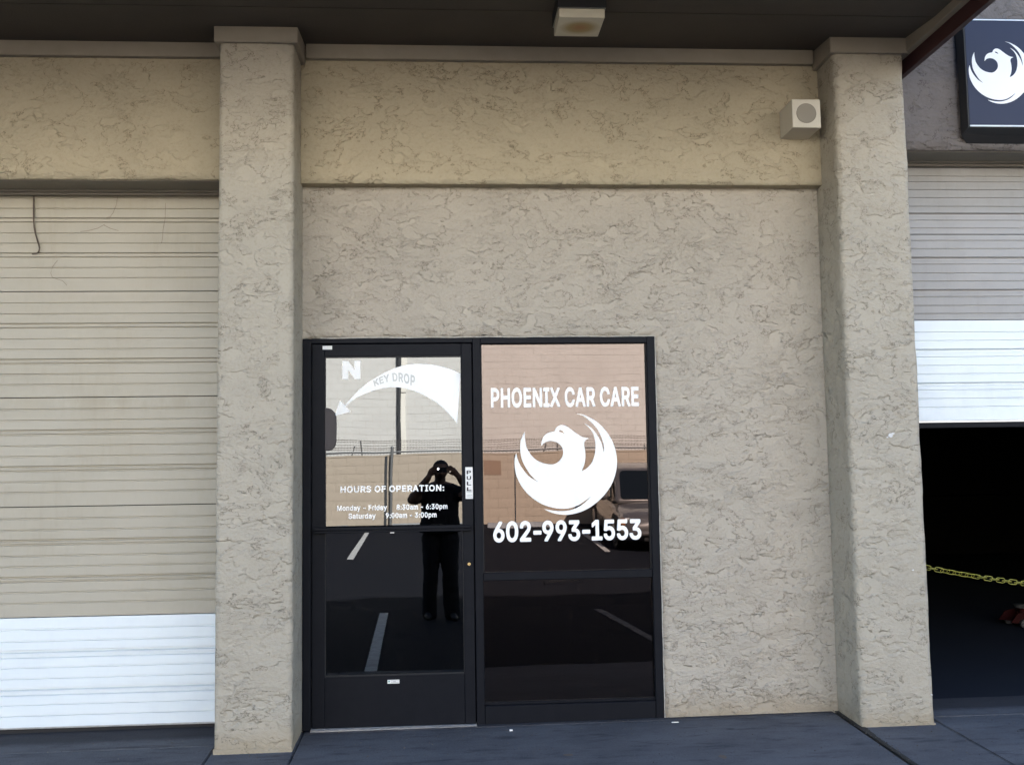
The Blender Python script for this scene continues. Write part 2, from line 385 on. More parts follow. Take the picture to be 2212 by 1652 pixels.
GLYPHS = '''{"-":[483,[[[114,161],[104,164],[95,170],[89,178],[87,190],[88,250],[95,262],[104,269],[118,271],[334,271],[350,267],[362,254],[364,240],[363,182],[356,170],[346,163],[332,161]]]],"0":[483,[[[220,-34],[192,-31],[170,-26],[138,-12],[116,1],[100,14],[71,50],[54,78],[33,140],[22,212],[21,270],[25,324],[34,372],[47,412],[75,466],[110,502],[140,523],[166,533],[186,539],[230,543],[280,536],[314,522],[354,493],[381,462],[407,410],[420,368],[431,296],[432,238],[428,184],[419,136],[398,76],[378,43],[364,26],[343,6],[312,-14],[286,-25],[262,-31]],[[218,78],[242,78],[260,86],[281,104],[290,116],[298,132],[310,174],[317,242],[316,288],[311,330],[298,376],[283,404],[268,418],[250,428],[228,433],[214,431],[192,423],[174,407],[163,390],[151,364],[143,336],[136,266],[140,192],[148,154],[156,132],[167,112],[184,92],[202,81]]]],"1":[483,[[[76,-27],[66,-25],[58,-20],[50,-6],[49,52],[51,64],[57,74],[66,80],[78,82],[180,82],[185,84],[185,390],[184,394],[180,394],[98,334],[88,332],[76,333],[66,340],[60,352],[59,422],[61,436],[72,450],[186,533],[202,536],[272,536],[286,534],[299,522],[303,506],[303,84],[308,82],[388,82],[400,80],[409,74],[416,65],[418,52],[418,4],[416,-10],[404,-23],[388,-27]]]],"2":[483,[[[64,-27],[54,-25],[46,-20],[38,-6],[37,44],[41,60],[261,298],[287,338],[293,358],[293,374],[288,398],[283,408],[271,418],[254,428],[244,431],[226,433],[208,432],[184,423],[168,409],[157,386],[152,352],[140,339],[124,335],[60,336],[52,340],[44,348],[39,364],[41,394],[53,436],[63,456],[75,474],[98,498],[126,518],[152,530],[180,538],[226,543],[276,537],[304,527],[332,512],[352,497],[374,473],[395,438],[403,414],[408,380],[402,328],[388,290],[356,240],[306,182],[216,86],[386,84],[400,81],[412,70],[416,56],[416,4],[413,-10],[402,-23],[386,-27]]]],"3":[483,[[[206,-34],[166,-29],[138,-22],[100,-4],[71,18],[48,42],[32,70],[20,102],[17,130],[21,146],[36,157],[48,159],[106,159],[120,156],[131,146],[140,118],[150,100],[168,87],[184,81],[206,77],[252,81],[274,90],[291,106],[301,130],[301,160],[293,182],[278,200],[258,212],[230,219],[150,223],[138,230],[131,242],[130,296],[134,312],[229,424],[74,425],[58,428],[50,434],[44,446],[43,504],[45,516],[50,526],[56,532],[74,536],[366,536],[380,534],[391,528],[398,514],[399,464],[396,450],[280,314],[318,301],[344,286],[366,270],[380,256],[394,236],[406,214],[419,166],[419,124],[413,98],[405,74],[390,47],[361,16],[340,-1],[318,-14],[274,-28],[244,-33]]]],"4":[483,[[[282,-27],[268,-22],[257,-8],[255,74],[253,78],[42,78],[30,80],[21,86],[15,96],[13,108],[13,156],[18,174],[222,520],[234,532],[250,536],[308,536],[320,534],[330,528],[335,520],[337,502],[156,192],[254,191],[255,314],[259,330],[268,340],[276,344],[340,345],[358,340],[366,332],[369,324],[371,192],[410,190],[424,187],[436,176],[440,160],[440,108],[438,96],[432,87],[418,79],[374,78],[370,76],[370,2],[368,-10],[362,-18],[353,-24],[340,-27]]]],"5":[483,[[[210,-34],[176,-29],[146,-21],[110,-2],[86,16],[60,46],[44,74],[39,88],[34,118],[35,140],[42,150],[54,156],[116,157],[130,155],[144,144],[155,112],[164,100],[176,89],[186,84],[208,77],[238,78],[254,83],[268,91],[284,106],[291,118],[298,136],[301,156],[297,190],[290,208],[270,232],[252,244],[232,249],[214,250],[186,246],[166,239],[140,222],[126,219],[62,227],[52,231],[44,239],[40,256],[70,516],[74,524],[82,531],[100,536],[360,536],[374,534],[384,529],[389,522],[393,506],[392,446],[388,438],[378,429],[362,425],[180,425],[175,422],[168,352],[224,361],[248,360],[304,346],[334,329],[368,299],[394,262],[410,224],[417,182],[417,138],[405,88],[389,56],[368,28],[340,4],[322,-8],[300,-19],[260,-30]]]],"6":[483,[[[220,-34],[174,-27],[146,-18],[106,6],[76,38],[58,66],[43,108],[37,154],[41,202],[54,248],[79,300],[118,360],[231,526],[242,533],[254,536],[328,535],[340,529],[346,520],[348,508],[346,498],[241,342],[286,335],[326,320],[352,302],[381,272],[394,253],[402,234],[414,190],[416,150],[412,114],[403,84],[391,58],[366,24],[346,6],[322,-10],[282,-27],[250,-33]],[[219,76],[250,79],[274,92],[291,116],[300,144],[299,176],[295,192],[287,206],[268,226],[254,234],[242,237],[210,237],[188,229],[165,206],[157,192],[153,176],[152,154],[154,134],[158,122],[168,104],[178,92],[196,81]]]],"8":[483,[[[214,-34],[186,-31],[144,-21],[104,-2],[80,15],[54,43],[39,68],[28,102],[25,138],[30,178],[43,212],[66,244],[91,268],[70,293],[59,312],[46,352],[43,378],[44,392],[49,424],[58,446],[67,464],[84,486],[106,505],[130,520],[154,531],[176,537],[226,543],[280,536],[298,531],[322,520],[352,500],[371,480],[394,446],[403,424],[407,400],[409,378],[406,352],[402,336],[393,312],[382,293],[361,268],[391,240],[410,210],[423,174],[428,134],[422,92],[413,68],[389,32],[368,12],[332,-12],[300,-24],[252,-33]],[[218,76],[246,77],[274,84],[288,94],[305,114],[310,138],[305,164],[294,180],[284,191],[270,199],[242,207],[222,208],[200,205],[182,199],[169,192],[159,182],[147,164],[142,134],[147,114],[153,104],[162,94],[178,84],[196,79]],[[211,318],[240,317],[252,320],[272,330],[284,344],[291,362],[292,378],[290,392],[284,408],[268,423],[240,432],[222,433],[206,431],[182,422],[173,414],[166,402],[160,378],[165,350],[173,336],[182,329]]]],"9":[483,[[[130,-27],[118,-23],[107,-14],[104,-4],[105,10],[211,166],[168,173],[124,190],[91,214],[71,238],[50,276],[41,306],[37,360],[43,406],[52,432],[76,472],[106,502],[130,517],[160,532],[202,541],[230,543],[278,536],[316,521],[347,502],[371,476],[391,448],[409,402],[415,372],[416,340],[410,298],[399,262],[389,240],[357,182],[221,-16],[210,-24],[198,-27]],[[219,270],[232,270],[254,275],[278,290],[291,310],[300,336],[298,374],[287,400],[266,422],[242,432],[210,432],[196,427],[180,418],[163,396],[153,366],[153,336],[160,312],[166,302],[178,288],[188,280]]]],":":[217,[[[86,-31],[70,-27],[56,-20],[38,-3],[25,24],[23,50],[31,74],[50,98],[70,109],[96,114],[126,106],[140,99],[152,87],[163,68],[168,40],[161,10],[154,-3],[141,-16],[112,-29]],[[90,244],[74,247],[58,254],[38,272],[25,298],[23,324],[25,336],[32,352],[46,370],[68,384],[96,389],[124,383],[151,364],[163,344],[168,316],[162,286],[154,272],[142,260],[120,248]]]],"A":[509,[[[16,-27],[4,-24],[-6,-14],[-10,-6],[-9,8],[176,520],[188,532],[202,536],[272,536],[288,533],[296,527],[302,518],[485,18],[489,2],[487,-12],[476,-23],[460,-27],[398,-27],[386,-25],[378,-20],[369,-8],[327,110],[324,115],[158,115],[153,112],[111,-8],[104,-18],[94,-25],[82,-27]],[[195,226],[284,228],[238,358]]]],"C":[540,[[[260,-34],[234,-32],[202,-26],[166,-14],[136,2],[112,19],[82,48],[48,100],[30,142],[22,170],[16,206],[13,260],[15,294],[21,332],[33,374],[45,404],[60,430],[83,462],[106,484],[134,506],[168,523],[200,534],[226,540],[272,543],[318,538],[366,524],[402,504],[429,484],[460,448],[480,414],[496,372],[499,354],[499,342],[492,329],[478,322],[402,322],[394,326],[385,334],[375,364],[357,392],[336,410],[318,419],[292,427],[264,429],[230,424],[202,412],[181,396],[160,370],[143,336],[134,302],[130,256],[134,206],[142,174],[160,138],[185,108],[212,91],[246,81],[278,80],[318,89],[336,98],[350,110],[370,136],[385,174],[400,185],[414,187],[480,186],[488,182],[495,174],[499,158],[495,136],[480,92],[450,47],[430,26],[388,-4],[356,-18],[312,-30]]]],"D":[532,[[[60,-27],[50,-24],[41,-18],[35,-10],[33,4],[33,504],[37,522],[48,532],[62,536],[250,535],[310,525],[336,517],[368,501],[408,469],[440,433],[469,376],[481,338],[487,294],[489,260],[487,216],[481,174],[476,154],[455,102],[440,77],[421,54],[396,30],[364,8],[326,-10],[294,-19],[244,-26]],[[154,84],[242,85],[286,95],[304,104],[323,118],[344,140],[355,160],[368,204],[372,244],[371,286],[363,326],[354,350],[336,378],[314,400],[290,413],[264,421],[240,424],[158,425],[152,423]]]],"E":[448,[[[60,-27],[50,-24],[41,-18],[35,-10],[33,4],[33,504],[37,522],[48,532],[64,536],[368,536],[384,532],[394,524],[398,514],[399,456],[395,440],[384,428],[368,425],[158,425],[152,423],[154,314],[350,313],[364,311],[374,304],[381,292],[382,236],[378,216],[370,207],[360,203],[154,201],[152,88],[153,86],[156,84],[370,84],[384,82],[394,75],[401,62],[402,4],[398,-12],[387,-24],[372,-27]]]],"F":[440,[[[60,-27],[50,-24],[41,-18],[35,-10],[33,4],[33,504],[37,522],[48,532],[64,536],[364,536],[382,532],[391,524],[395,514],[396,456],[392,440],[380,428],[364,425],[156,425],[153,424],[152,420],[154,306],[342,305],[356,302],[369,292],[373,276],[373,224],[369,208],[358,198],[344,194],[154,193],[152,4],[150,-10],[143,-20],[130,-26]]]],"H":[546,[[[60,-27],[50,-24],[41,-18],[35,-10],[33,4],[33,504],[38,524],[46,532],[54,535],[120,536],[136,533],[148,522],[152,506],[154,317],[360,316],[364,317],[365,320],[365,504],[368,520],[380,532],[394,536],[454,536],[472,531],[481,520],[484,504],[484,4],[479,-14],[471,-22],[462,-26],[396,-27],[380,-23],[368,-12],[365,4],[364,204],[156,205],[153,204],[152,200],[152,4],[150,-10],[143,-20],[130,-26]]]],"I":[330,[[[32,-27],[22,-25],[14,-20],[5,-6],[4,52],[7,68],[14,77],[24,83],[88,84],[91,88],[91,420],[88,425],[26,426],[12,434],[6,444],[4,456],[4,506],[7,520],[18,532],[34,536],[264,536],[280,533],[292,522],[296,508],[296,456],[292,438],[284,430],[276,426],[214,425],[210,422],[210,88],[214,84],[274,83],[288,75],[294,66],[296,54],[296,4],[293,-10],[282,-23],[266,-27]]]],"K":[496,[[[60,-27],[50,-24],[41,-18],[35,-10],[33,4],[33,504],[38,524],[46,532],[54,535],[120,536],[136,533],[148,522],[152,506],[154,322],[334,516],[350,532],[368,536],[442,536],[462,531],[471,522],[474,514],[474,502],[468,490],[279,286],[472,14],[475,0],[471,-14],[460,-24],[446,-27],[374,-27],[362,-25],[354,-20],[196,200],[152,156],[152,4],[148,-12],[140,-22],[130,-26]]]],"L":[423,[[[60,-27],[50,-24],[41,-18],[35,-10],[33,4],[33,506],[37,522],[52,534],[64,536],[122,536],[134,534],[144,528],[150,518],[152,506],[152,86],[158,84],[356,84],[370,82],[380,76],[387,64],[388,2],[386,-10],[380,-19],[370,-25],[358,-27]]]],"M":[658,[[[60,-27],[50,-24],[41,-18],[35,-10],[33,4],[33,504],[35,518],[41,528],[50,534],[62,536],[148,536],[162,534],[173,526],[180,512],[314,165],[448,512],[455,526],[466,534],[480,536],[566,536],[578,534],[586,528],[593,518],[595,502],[595,4],[593,-8],[587,-18],[578,-25],[566,-27],[506,-27],[490,-23],[479,-10],[477,4],[476,264],[366,-12],[356,-22],[348,-26],[292,-27],[274,-24],[261,-10],[150,264],[147,-8],[140,-19],[128,-26]]]],"N":[553,[[[60,-27],[50,-24],[41,-18],[35,-10],[33,4],[33,504],[38,524],[48,533],[64,536],[134,536],[146,534],[156,527],[370,192],[374,516],[384,531],[400,536],[460,536],[478,531],[487,520],[490,504],[490,4],[485,-14],[474,-24],[460,-27],[390,-27],[378,-25],[368,-18],[152,317],[151,-6],[144,-19],[132,-26]]]],"O":[563,[[[260,-34],[234,-32],[202,-26],[168,-14],[132,4],[106,23],[86,44],[63,74],[48,98],[32,136],[22,170],[16,206],[13,260],[15,294],[21,332],[33,374],[45,404],[60,430],[87,466],[106,485],[134,506],[168,523],[200,534],[226,540],[270,543],[300,541],[332,535],[368,523],[403,504],[424,488],[452,460],[471,436],[486,408],[503,368],[512,336],[518,296],[520,248],[513,178],[501,134],[486,98],[471,74],[450,46],[416,14],[398,2],[366,-14],[336,-25],[308,-31]],[[256,80],[286,81],[318,90],[344,105],[363,124],[380,150],[392,176],[400,206],[403,242],[402,286],[397,316],[384,352],[368,380],[348,401],[322,417],[300,425],[268,429],[238,426],[214,418],[196,409],[172,388],[153,358],[142,334],[134,302],[130,258],[136,196],[149,156],[160,136],[181,112],[198,99],[230,85]]]],"P":[474,[[[60,-27],[50,-24],[41,-18],[35,-10],[33,4],[33,504],[36,520],[48,532],[62,536],[238,536],[298,529],[322,522],[344,511],[370,495],[399,466],[415,440],[430,400],[436,350],[435,334],[430,296],[414,252],[398,228],[370,200],[346,184],[322,173],[296,165],[264,160],[154,158],[152,4],[149,-12],[142,-20],[130,-26]],[[154,270],[252,270],[282,278],[298,290],[308,304],[317,334],[316,370],[309,390],[300,402],[284,415],[262,423],[236,425],[154,424]]]],"R":[479,[[[60,-27],[50,-24],[41,-18],[35,-10],[33,4],[33,504],[36,520],[48,532],[62,536],[238,536],[298,530],[346,513],[376,493],[400,469],[423,428],[431,402],[435,374],[436,344],[431,302],[424,280],[413,258],[399,236],[383,218],[353,196],[452,12],[454,0],[452,-12],[440,-23],[426,-27],[356,-27],[340,-23],[332,-17],[325,-4],[232,169],[226,171],[156,171],[154,170],[152,166],[152,4],[149,-12],[142,-20],[130,-26]],[[154,282],[254,283],[284,290],[298,298],[313,318],[318,348],[313,384],[302,404],[286,416],[262,423],[238,425],[154,424]]]],"S":[476,[[[210,-36],[170,-31],[136,-23],[95,-4],[72,12],[44,41],[29,66],[17,100],[11,136],[16,152],[24,159],[32,163],[98,164],[112,162],[122,157],[127,150],[136,118],[148,100],[175,84],[218,76],[250,78],[274,84],[300,99],[312,114],[318,132],[319,144],[314,158],[304,168],[284,181],[146,223],[116,236],[94,249],[70,268],[49,292],[36,314],[28,340],[25,380],[31,418],[43,446],[66,480],[104,510],[144,530],[178,538],[230,543],[282,537],[322,525],[348,511],[371,494],[396,468],[412,442],[425,404],[428,380],[425,368],[418,358],[406,352],[342,351],[330,353],[320,358],[314,364],[304,397],[296,408],[286,415],[262,427],[220,432],[200,430],[182,425],[159,412],[147,396],[143,388],[142,372],[145,360],[155,348],[172,336],[220,319],[322,289],[378,258],[401,236],[422,204],[431,178],[435,132],[430,94],[418,66],[396,32],[366,4],[334,-14],[306,-25],[252,-35]]]],"T":[478,[[[194,-27],[183,-24],[174,-18],[168,-10],[166,4],[166,422],[160,425],[36,425],[18,429],[9,440],[5,454],[5,506],[7,518],[18,532],[36,536],[412,536],[426,534],[440,522],[444,506],[444,454],[441,442],[434,432],[426,427],[414,425],[290,425],[284,423],[283,-6],[276,-18],[264,-26]]]],"U":[547,[[[244,-35],[210,-31],[172,-21],[144,-10],[120,4],[99,20],[79,40],[62,66],[48,92],[39,120],[33,170],[33,504],[35,518],[48,532],[64,536],[130,535],[142,529],[148,520],[151,504],[151,174],[154,150],[159,136],[171,116],[192,96],[226,82],[266,79],[304,86],[328,98],[348,117],[363,150],[366,174],[366,504],[369,520],[376,529],[388,535],[452,536],[466,534],[480,522],[484,504],[484,164],[478,120],[469,92],[456,66],[437,40],[417,20],[376,-8],[350,-20],[322,-28],[288,-34]]]],"X":[504,[[[18,-27],[6,-23],[-5,-14],[-8,0],[-6,12],[166,260],[6,494],[3,502],[3,514],[9,526],[20,534],[32,536],[100,536],[118,531],[129,520],[238,359],[356,529],[366,534],[376,536],[440,536],[454,534],[464,529],[472,514],[472,502],[469,494],[309,262],[479,14],[482,6],[482,-4],[476,-18],[466,-25],[452,-27],[384,-27],[374,-25],[364,-20],[236,162],[110,-19],[100,-25],[88,-27]]]],"Y":[501,[[[204,-27],[193,-24],[184,-18],[178,-10],[176,2],[175,200],[-7,494],[-10,508],[-8,520],[4,532],[18,536],[88,536],[100,534],[110,528],[236,324],[362,528],[372,534],[384,536],[452,536],[466,533],[474,528],[480,518],[481,506],[479,496],[296,200],[295,4],[292,-12],[286,-20],[274,-26]]]],"a":[419,[[[152,-36],[118,-31],[84,-20],[64,-10],[36,16],[15,48],[5,82],[3,112],[8,146],[19,174],[30,190],[48,206],[60,214],[80,225],[116,237],[244,257],[248,262],[245,280],[235,294],[218,302],[196,304],[172,302],[160,297],[138,282],[114,252],[98,248],[28,268],[16,282],[15,298],[25,322],[46,351],[60,366],[96,390],[136,404],[178,411],[196,411],[248,405],[286,392],[313,374],[338,348],[356,310],[364,256],[363,-6],[359,-14],[352,-22],[336,-27],[272,-26],[263,-22],[250,-11],[234,-20],[208,-30],[176,-35]],[[164,72],[196,75],[208,79],[224,89],[236,100],[244,114],[249,134],[248,150],[182,142],[152,136],[139,132],[126,123],[121,118],[119,106],[119,96],[124,88],[142,76]]]],"d":[454,[[[184,-35],[140,-27],[120,-20],[96,-7],[78,8],[60,26],[33,68],[13,124],[7,178],[9,226],[13,252],[22,282],[34,310],[58,349],[96,383],[122,397],[166,409],[212,411],[248,404],[283,388],[284,506],[288,522],[298,532],[312,536],[368,536],[380,534],[395,522],[399,506],[399,6],[397,-8],[390,-19],[378,-26],[318,-27],[300,-23],[286,-7],[260,-22],[236,-31]],[[196,74],[210,74],[232,78],[248,87],[262,102],[270,116],[279,140],[285,182],[283,224],[278,244],[269,266],[256,282],[241,294],[210,303],[190,302],[174,297],[149,278],[137,260],[130,242],[123,196],[126,152],[140,112],[152,97],[168,83],[180,77]]]],"i":[196,[[[54,-27],[43,-24],[34,-18],[28,-10],[26,2],[27,384],[34,398],[46,405],[120,405],[128,402],[136,394],[141,376],[140,-6],[133,-18],[120,-26]],[[80,416],[52,423],[31,440],[19,458],[14,484],[19,510],[33,530],[56,546],[84,551],[112,545],[137,526],[151,502],[153,478],[151,466],[145,452],[126,430],[106,420]]]],"l":[219,[[[130,-29],[92,-22],[72,-13],[60,-3],[45,14],[34,34],[27,64],[26,506],[28,518],[34,528],[44,534],[54,536],[110,536],[122,534],[136,523],[141,508],[141,84],[146,79],[176,80],[190,72],[197,58],[207,4],[203,-12],[189,-22],[162,-28]]]],"m":[639,[[[54,-27],[43,-24],[34,-18],[28,-10],[26,4],[26,374],[28,388],[36,399],[44,404],[56,406],[110,406],[126,402],[138,388],[162,401],[186,410],[208,413],[238,412],[266,405],[286,395],[320,366],[354,392],[378,403],[406,410],[442,413],[476,409],[508,397],[530,383],[552,361],[565,340],[575,318],[580,298],[584,262],[584,4],[582,-10],[574,-20],[566,-25],[554,-27],[498,-27],[484,-23],[472,-12],[469,4],[468,266],[464,280],[454,293],[438,300],[420,303],[402,302],[381,292],[370,278],[363,260],[362,4],[359,-12],[348,-23],[332,-27],[276,-27],[264,-25],[256,-20],[249,-10],[247,4],[246,272],[240,286],[226,297],[214,302],[192,303],[174,298],[155,284],[146,267],[141,252],[141,4],[139,-10],[132,-20],[120,-26]]]],"n":[439,[[[54,-27],[43,-24],[34,-18],[28,-10],[26,4],[26,374],[30,392],[38,401],[48,405],[108,406],[126,402],[140,386],[160,397],[182,406],[206,410],[232,411],[284,403],[318,386],[331,376],[355,350],[372,318],[380,286],[384,248],[384,6],[380,-14],[372,-22],[362,-26],[300,-27],[284,-24],[273,-12],[269,4],[268,254],[259,278],[246,292],[226,301],[206,302],[186,299],[164,288],[150,270],[142,248],[141,4],[138,-10],[132,-20],[120,-26]]]],"o":[445,[[[194,-35],[154,-28],[128,-20],[104,-8],[78,12],[52,41],[33,70],[19,104],[9,158],[8,206],[17,264],[30,298],[46,328],[78,364],[120,392],[150,404],[182,410],[232,410],[264,404],[286,397],[312,383],[335,366],[370,327],[392,284],[402,250],[408,198],[407,158],[402,124],[384,74],[367,46],[334,9],[312,-8],[262,-28],[232,-34]],[[202,74],[236,78],[246,82],[264,96],[282,128],[290,158],[292,182],[291,208],[286,234],[279,254],[270,272],[260,283],[245,294],[232,300],[212,303],[180,299],[166,292],[152,280],[139,262],[132,246],[125,218],[123,194],[125,156],[132,130],[139,114],[153,96],[168,83],[180,77]]]],"p":[454,[[[54,-170],[43,-168],[34,-162],[28,-152],[26,-140],[26,374],[29,390],[36,399],[48,405],[108,406],[126,402],[140,385],[172,402],[214,411],[260,409],[304,396],[332,381],[367,348],[392,310],[406,274],[416,218],[417,178],[411,126],[395,74],[381,48],[364,26],[328,-6],[300,-22],[260,-33],[224,-35],[182,-29],[142,-10],[141,-140],[137,-156],[128,-165],[120,-169]],[[212,74],[236,75],[248,78],[275,98],[285,114],[294,138],[301,184],[300,210],[296,236],[290,252],[280,272],[258,293],[242,300],[224,303],[206,302],[188,296],[176,290],[163,276],[149,250],[140,210],[140,168],[146,138],[155,114],[164,100],[180,86],[194,77]]]],"r":[289,[[[54,-27],[43,-24],[34,-18],[28,-10],[26,4],[26,374],[29,390],[40,402],[56,406],[118,405],[126,401],[138,390],[158,401],[188,410],[216,412],[254,408],[266,398],[270,382],[270,324],[265,308],[257,300],[248,296],[202,299],[172,291],[153,276],[142,252],[141,4],[138,-10],[132,-20],[120,-26]]]],"t":[257,[[[156,-31],[120,-25],[94,-14],[74,1],[55,24],[43,56],[38,90],[38,298],[34,300],[-4,302],[-14,309],[-20,322],[-21,374],[-18,390],[-12,398],[-2,404],[37,408],[39,478],[46,490],[60,497],[122,498],[140,494],[148,486],[152,476],[154,408],[212,404],[223,398],[230,384],[231,330],[229,318],[224,309],[210,301],[158,300],[153,298],[153,96],[155,84],[158,79],[174,77],[202,80],[212,78],[222,72],[229,58],[239,10],[239,-4],[232,-16],[220,-24],[192,-30]]]],"u":[440,[[[174,-32],[132,-25],[110,-16],[86,-3],[55,30],[37,66],[30,92],[26,130],[26,374],[29,390],[40,402],[58,406],[120,405],[128,401],[137,392],[141,374],[142,124],[150,104],[161,90],[176,81],[202,77],[226,81],[243,90],[255,102],[267,128],[269,150],[269,374],[272,390],[282,402],[298,406],[354,406],[368,403],[380,392],[384,376],[384,6],[381,-10],[374,-20],[362,-26],[302,-27],[284,-23],[270,-7],[250,-18],[226,-27],[202,-31]]]],"y":[419,[[[84,-172],[40,-165],[30,-159],[24,-152],[21,-144],[21,-132],[34,-82],[42,-68],[54,-61],[64,-59],[100,-62],[106,-59],[121,-38],[134,0],[-6,364],[-9,378],[-7,390],[4,402],[20,406],[82,406],[94,404],[104,396],[110,388],[194,155],[279,386],[284,396],[294,403],[308,406],[368,406],[382,403],[390,398],[396,388],[396,368],[220,-88],[198,-124],[179,-142],[164,-153],[148,-162],[126,-169],[104,-172]]]]}'''

# ------------------------------------------------------------------ materials
ST = (0.425, 0.384, 0.322)
m_st_low = stucco('stucco_lower', ST, 0.0, 1.1)
m_st_band = stucco('stucco_band', (0.415, 0.362, 0.262), 5.3, 0.75)  # warm light bounced off the ground is put into this colour
m_st_col = stucco('stucco_pillar', (0.41, 0.374, 0.308), 11.1, 0.9)
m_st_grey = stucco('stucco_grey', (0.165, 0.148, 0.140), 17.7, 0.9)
m_trim = mat('painted_trim', (0.30, 0.265, 0.215), 0.7, bump=(60, 0.001, 3), mottle=(9, 0.5, (0.25, 0.22, 0.17)))
m_head = mat('painted_steel_trim', (0.16, 0.14, 0.11), 0.5, mottle=(9, 0.5, (0.12, 0.1, 0.08)))
m_soffit = mat('soffit_paint', (0.078, 0.065, 0.053), 0.85, bump=(90, 0.0015, 4), mottle=(4, 0.6, (0.062, 0.052, 0.043)))  # shade under the canopy is put into this dark brown
m_red = mat('dark_red_metal', (0.045, 0.012, 0.013), 0.6)
m_black = mat('bronze_anodised', (0.0065, 0.0075, 0.011), 0.5, spec=0.10, mottle=(14, 0.6, (0.010, 0.011, 0.015)), bump=(300, 0.0002, 2))
m_black2 = mat('black_gasket', (0.008, 0.008, 0.01), 0.7)
m_caulk = mat('white_caulk', (0.6, 0.58, 0.53), 0.7, mottle=(30, 0.9, (0.33, 0.3, 0.26)))
m_alu = mat('aluminium', (0.55, 0.57, 0.6), 0.35, metal=0.9, mottle=(30, 0.6, (0.35, 0.36, 0.4)))
m_brass = mat('brass', (0.6, 0.45, 0.22), 0.3, metal=1.0)
m_vinyl = mat('white_vinyl', (0.92, 0.93, 0.92), 0.6, spec=0.2)
m_white = mat('white_plastic', (0.78, 0.78, 0.76), 0.5)
m_pocket = mat('dark_pocket', (0.045, 0.037, 0.04), 0.6)
m_ink = mat('black_ink', (0.03, 0.025, 0.03), 0.7)
m_ink2 = mat('grey_ink', (0.35, 0.36, 0.36), 0.7)
m_ink3 = mat('green_ink', (0.16, 0.4, 0.36), 0.7)
m_gdoor = glass('door_glass', 0.108, (0.96, 0.985, 1.0))
m_gwin = glass('window_glass', 0.09, (1.0, 0.84, 0.78))
def concrete(name, a, b_, dk):
    m = mat(name, a, 0.88, spec=0.15, bump=(85, 0.0035, 7))
    nt = m.node_tree; b = nt.nodes['Principled BSDF']
    tc = nt.nodes.new('ShaderNodeTexCoord')
    def nz(scale, det, sc=(1, 1, 1)):
        mp = nt.nodes.new('ShaderNodeMapping'); mp.inputs['Scale'].default_value = sc
        nt.links.new(tc.outputs['Object'], mp.inputs[0])
        n = nd(nt, 'ShaderNodeTexNoise', Scale=scale, Detail=det, Roughness=0.68)
        nt.links.new(mp.outputs[0], n.inputs['Vector']); return n.outputs['Fac']
    def mixc(x, y, f):
        k = nd(nt, 'ShaderNodeMix', data_type='RGBA')
        for key, v in (('A', x), ('B', y)):
            if isinstance(v, tuple): k.inputs[key].default_value = (*v, 1)
            else: nt.links.new(v, k.inputs[key])
        nt.links.new(f, k.inputs['Factor']); return k.outputs['Result']
    c = mixc(a, b_, smooth(nt, nz(1.7, 7.0, (1, 1.8, 1)), 0.36, 0.66))
    c = mixc(c, dk, math_n(nt, 'MULTIPLY', smooth(nt, nz(6.0, 8.0, (0.6, 2.2, 1)), 0.50, 0.72), 0.7))
    c = mixc(c, tuple(x*1.9 for x in a), math_n(nt, 'MULTIPLY', smooth(nt, nz(150, 3.0), 0.60, 0.75), 0.8))
    c = mixc(c, dk, math_n(nt, 'MULTIPLY', smooth(nt, nz(95, 3.0), 0.60, 0.72), 0.9))
    sx = nt.nodes.new('ShaderNodeSeparateXYZ'); nt.links.new(tc.outputs['Object'], sx.inputs[0])
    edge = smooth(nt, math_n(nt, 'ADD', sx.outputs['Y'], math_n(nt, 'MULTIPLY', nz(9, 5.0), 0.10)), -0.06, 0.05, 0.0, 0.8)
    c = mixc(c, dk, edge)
    nt.links.new(c, b.inputs['Base Color'])
    return m
m_conc = concrete('concrete', (0.112, 0.117, 0.134), (0.082, 0.086, 0.100), (0.030, 0.030, 0.036))
m_joint = mat('joint_dirt', (0.02, 0.018, 0.016), 0.95, bump=(80, 0.006, 5))
m_asph = mat('asphalt', (0.011, 0.0125, 0.018), 0.95, spec=0.06, bump=(160, 0.004, 4), mottle=(0.8, 0.6, (0.016, 0.017, 0.021)))
m_paint = mat('road_paint', (0.55, 0.55, 0.53), 0.8, mottle=(12, 0.9, (0.3, 0.3, 0.3)))
m_cmu = mat('tan_block', (0.42, 0.36, 0.29), 0.92, bump=(70, 0.004, 5), mottle=(1.3, 0.9, (0.35, 0.295, 0.235)))
m_cmu2 = mat('dark_patch_block', (0.27, 0.19, 0.14), 0.92, bump=(70, 0.004, 5))
m_mortar = mat('mortar', (0.32, 0.26, 0.2), 0.95)
m_pale = mat('pale_block', (0.57, 0.57, 0.55), 0.9, bump=(50, 0.004, 4), mottle=(0.9, 0.8, (0.51, 0.505, 0.485)))
m_pale2 = mat('pale_mortar', (0.50, 0.47, 0.43), 0.95)
m_cream = mat('cream_paint', (0.74, 0.72, 0.66), 0.8, mottle=(2, 0.6, (0.68, 0.66, 0.6)))
m_pipe = mat('dark_grey_paint', (0.03, 0.033, 0.038), 0.6)
m_galv = mat('galvanised', (0.16, 0.165, 0.17), 0.5, metal=0.4)
m_rust = mat('rusty_wire', (0.10, 0.075, 0.06), 0.8)
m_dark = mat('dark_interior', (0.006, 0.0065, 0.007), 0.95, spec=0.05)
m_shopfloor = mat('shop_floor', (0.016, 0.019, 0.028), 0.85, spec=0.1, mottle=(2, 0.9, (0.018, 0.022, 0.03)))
m_shop = mat('shop_wall', (0.010, 0.0095, 0.008), 0.95, spec=0.05, mottle=(1.5, 0.9, (0.006, 0.006, 0.006)))

